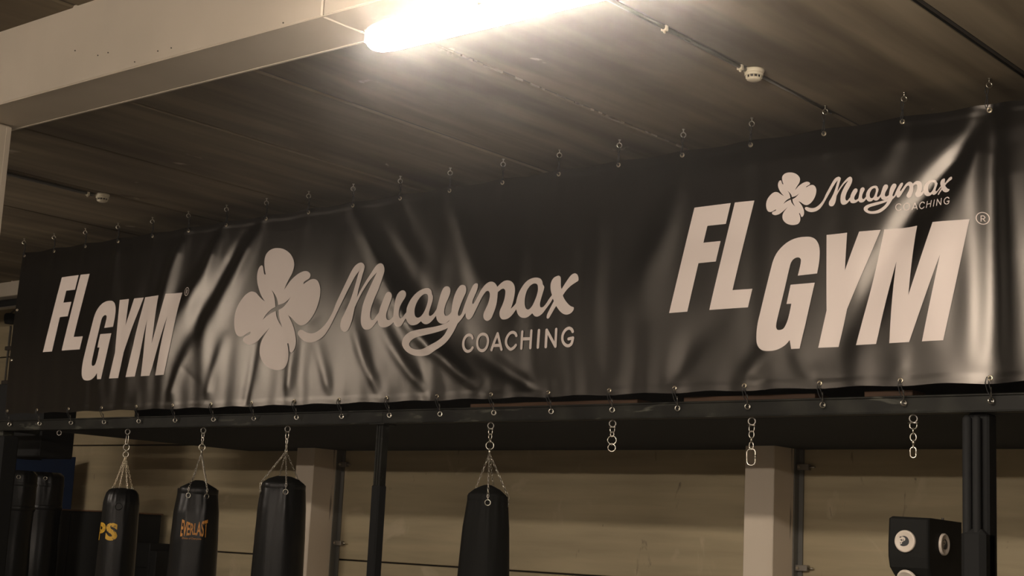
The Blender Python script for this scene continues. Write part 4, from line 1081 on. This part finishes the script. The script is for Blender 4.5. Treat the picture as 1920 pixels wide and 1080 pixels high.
# body: front face y=8.2, right face x=-3.735; lower left and lower front taper away
xr = -3.735; yb = 8.66
sec = [(.262, -3.972, 8.215), (.250, -3.986, 8.203), (.10, -3.990, 8.20), (.03, -3.989, 8.20), (-.03, -3.982, 8.205), (-.07, -3.966, 8.225), (-.14, -3.940, 8.29), (-.25, -3.905, 8.40), (-.34, -3.86, 8.50)]
v = []; n = 8
for z, xl, yf in sec:
    bv = .014
    dz = -.012 if z > .2 else 0
    v += [(xl, yb, z), (xl, yf+bv, z), (xl+bv*.4, yf+bv*.4, z), (xl+bv, yf, z), (xr-bv, yf, z+dz*.4), (xr-bv*.4, yf+bv*.4, z+dz*.4), (xr, yf+bv, z+dz*.4), (xr, yb, z+dz)]
f = []
for i in range(len(sec)-1):
    for k in range(n): f.append((i*n+k, i*n+(k+1) % n, (i+1)*n+(k+1) % n, (i+1)*n+k))
f += [tuple(range(n)), tuple(range((len(sec)-1)*n, len(sec)*n))]
m.add(v, f); m.build('body', M['canvas'], t)
MB().box(-3.745, -3.42, 8.246, 8.30, -.36, -.26, .004).box(-3.80, -3.74, 8.246, 8.62, -.36, -.26, .004).build('bracket', M['steel_black'], t)
MB().tube([(-3.76, 8.45, .255), (-3.76, 8.45, .268)], .008, 8).build('bolt', M['slot'], t)
HEAD = [(-3.8915, .1451), (-3.877, .1483), (-3.8605, .1424), (-3.8501, .1275), (-3.8492, .1123), (-3.8583, .0986), (-3.8768, .0922), (-3.8934, .0934), (-3.9017, .0989), (-3.8893, .107), (-3.8831, .1187), (-3.8728, .1228), (-3.8708, .1344), (-3.8791, .1417)]
BITS = [[(-3.906, .1408), (-3.8915, .1451), (-3.8936, .1404), (-3.9019, .1371)], [(-3.8998, .1288), (-3.8873, .1277), (-3.8894, .1203), (-3.8968, .1227)], [(-3.9018, .1122), (-3.8955, .1106), (-3.8997, .1047)],
        [(-3.892, .115), (-3.886, .113), (-3.889, .108)], [(-3.8815, .130), (-3.878, .124), (-3.8835, .122)]]
cx0, cz0 = -3.8749, .119
def pad(centre, U, W, N, emblem=True):
    """round pad: centre, in-plane axes U (right), W (up), outward normal N"""
    C_, U, W, N = map(Vector, (centre, U, W, N))
    U.normalize(); W.normalize(); N.normalize()
    prof = [(.064, 0), (.064, .010), (.061, .015), (.054, .016), (.050, .013), (.001, .013)]
    v = []; K = 36
    for r, h in prof:
        for k in range(K):
            a = 2*math.pi*k/K
            v.append(C_+U*(r*math.cos(a))+W*(r*math.sin(a))+N*h)
    f = [(i*K+k, i*K+(k+1) % K, (i+1)*K+(k+1) % K, (i+1)*K+k) for i in range(len(prof)-1) for k in range(K)]
    p = MB().add(v, f, True).build('round_pad', M['disc'], t)
    if emblem:
        e = MB()
        for lp in [HEAD]+BITS:
            vs, fs = fill2d([smooth_closed(lp, 3)])
            e.add([C_+U*((x-cx0)*1.05)+W*((z-cz0)*1.05)+N*.0142 for x, z in vs], fs)
        o = e.build('emblem', M['ink'], None)
        o.parent = p; LOC_CH.setdefault(p, []).append(o)
        for vv in o.data.vertices: vv.co -= LOC[t]
pad((cx0, 8.199, cz0), (1, 0, 0), (0, 0, 1), (0, -1, 0))
pad((-3.734, 8.397, .112), (0, 1, 0), (0, 0, 1), (1, 0, 0))
pad((-3.872, 8.222, -.100), (1, 0, -.12), (.10, -.45, .89), (0, -.89, -.45), emblem=False)

# ================================================================= raise everything so that the floor is z = 0
for o in list(SC.objects):
    if o.parent is None:
        if o.type == 'CAMERA': o.matrix_world = Matrix.Translation((0, 0, LENS_Z)) @ o.matrix_world
        else: o.location.z += LENS_Z
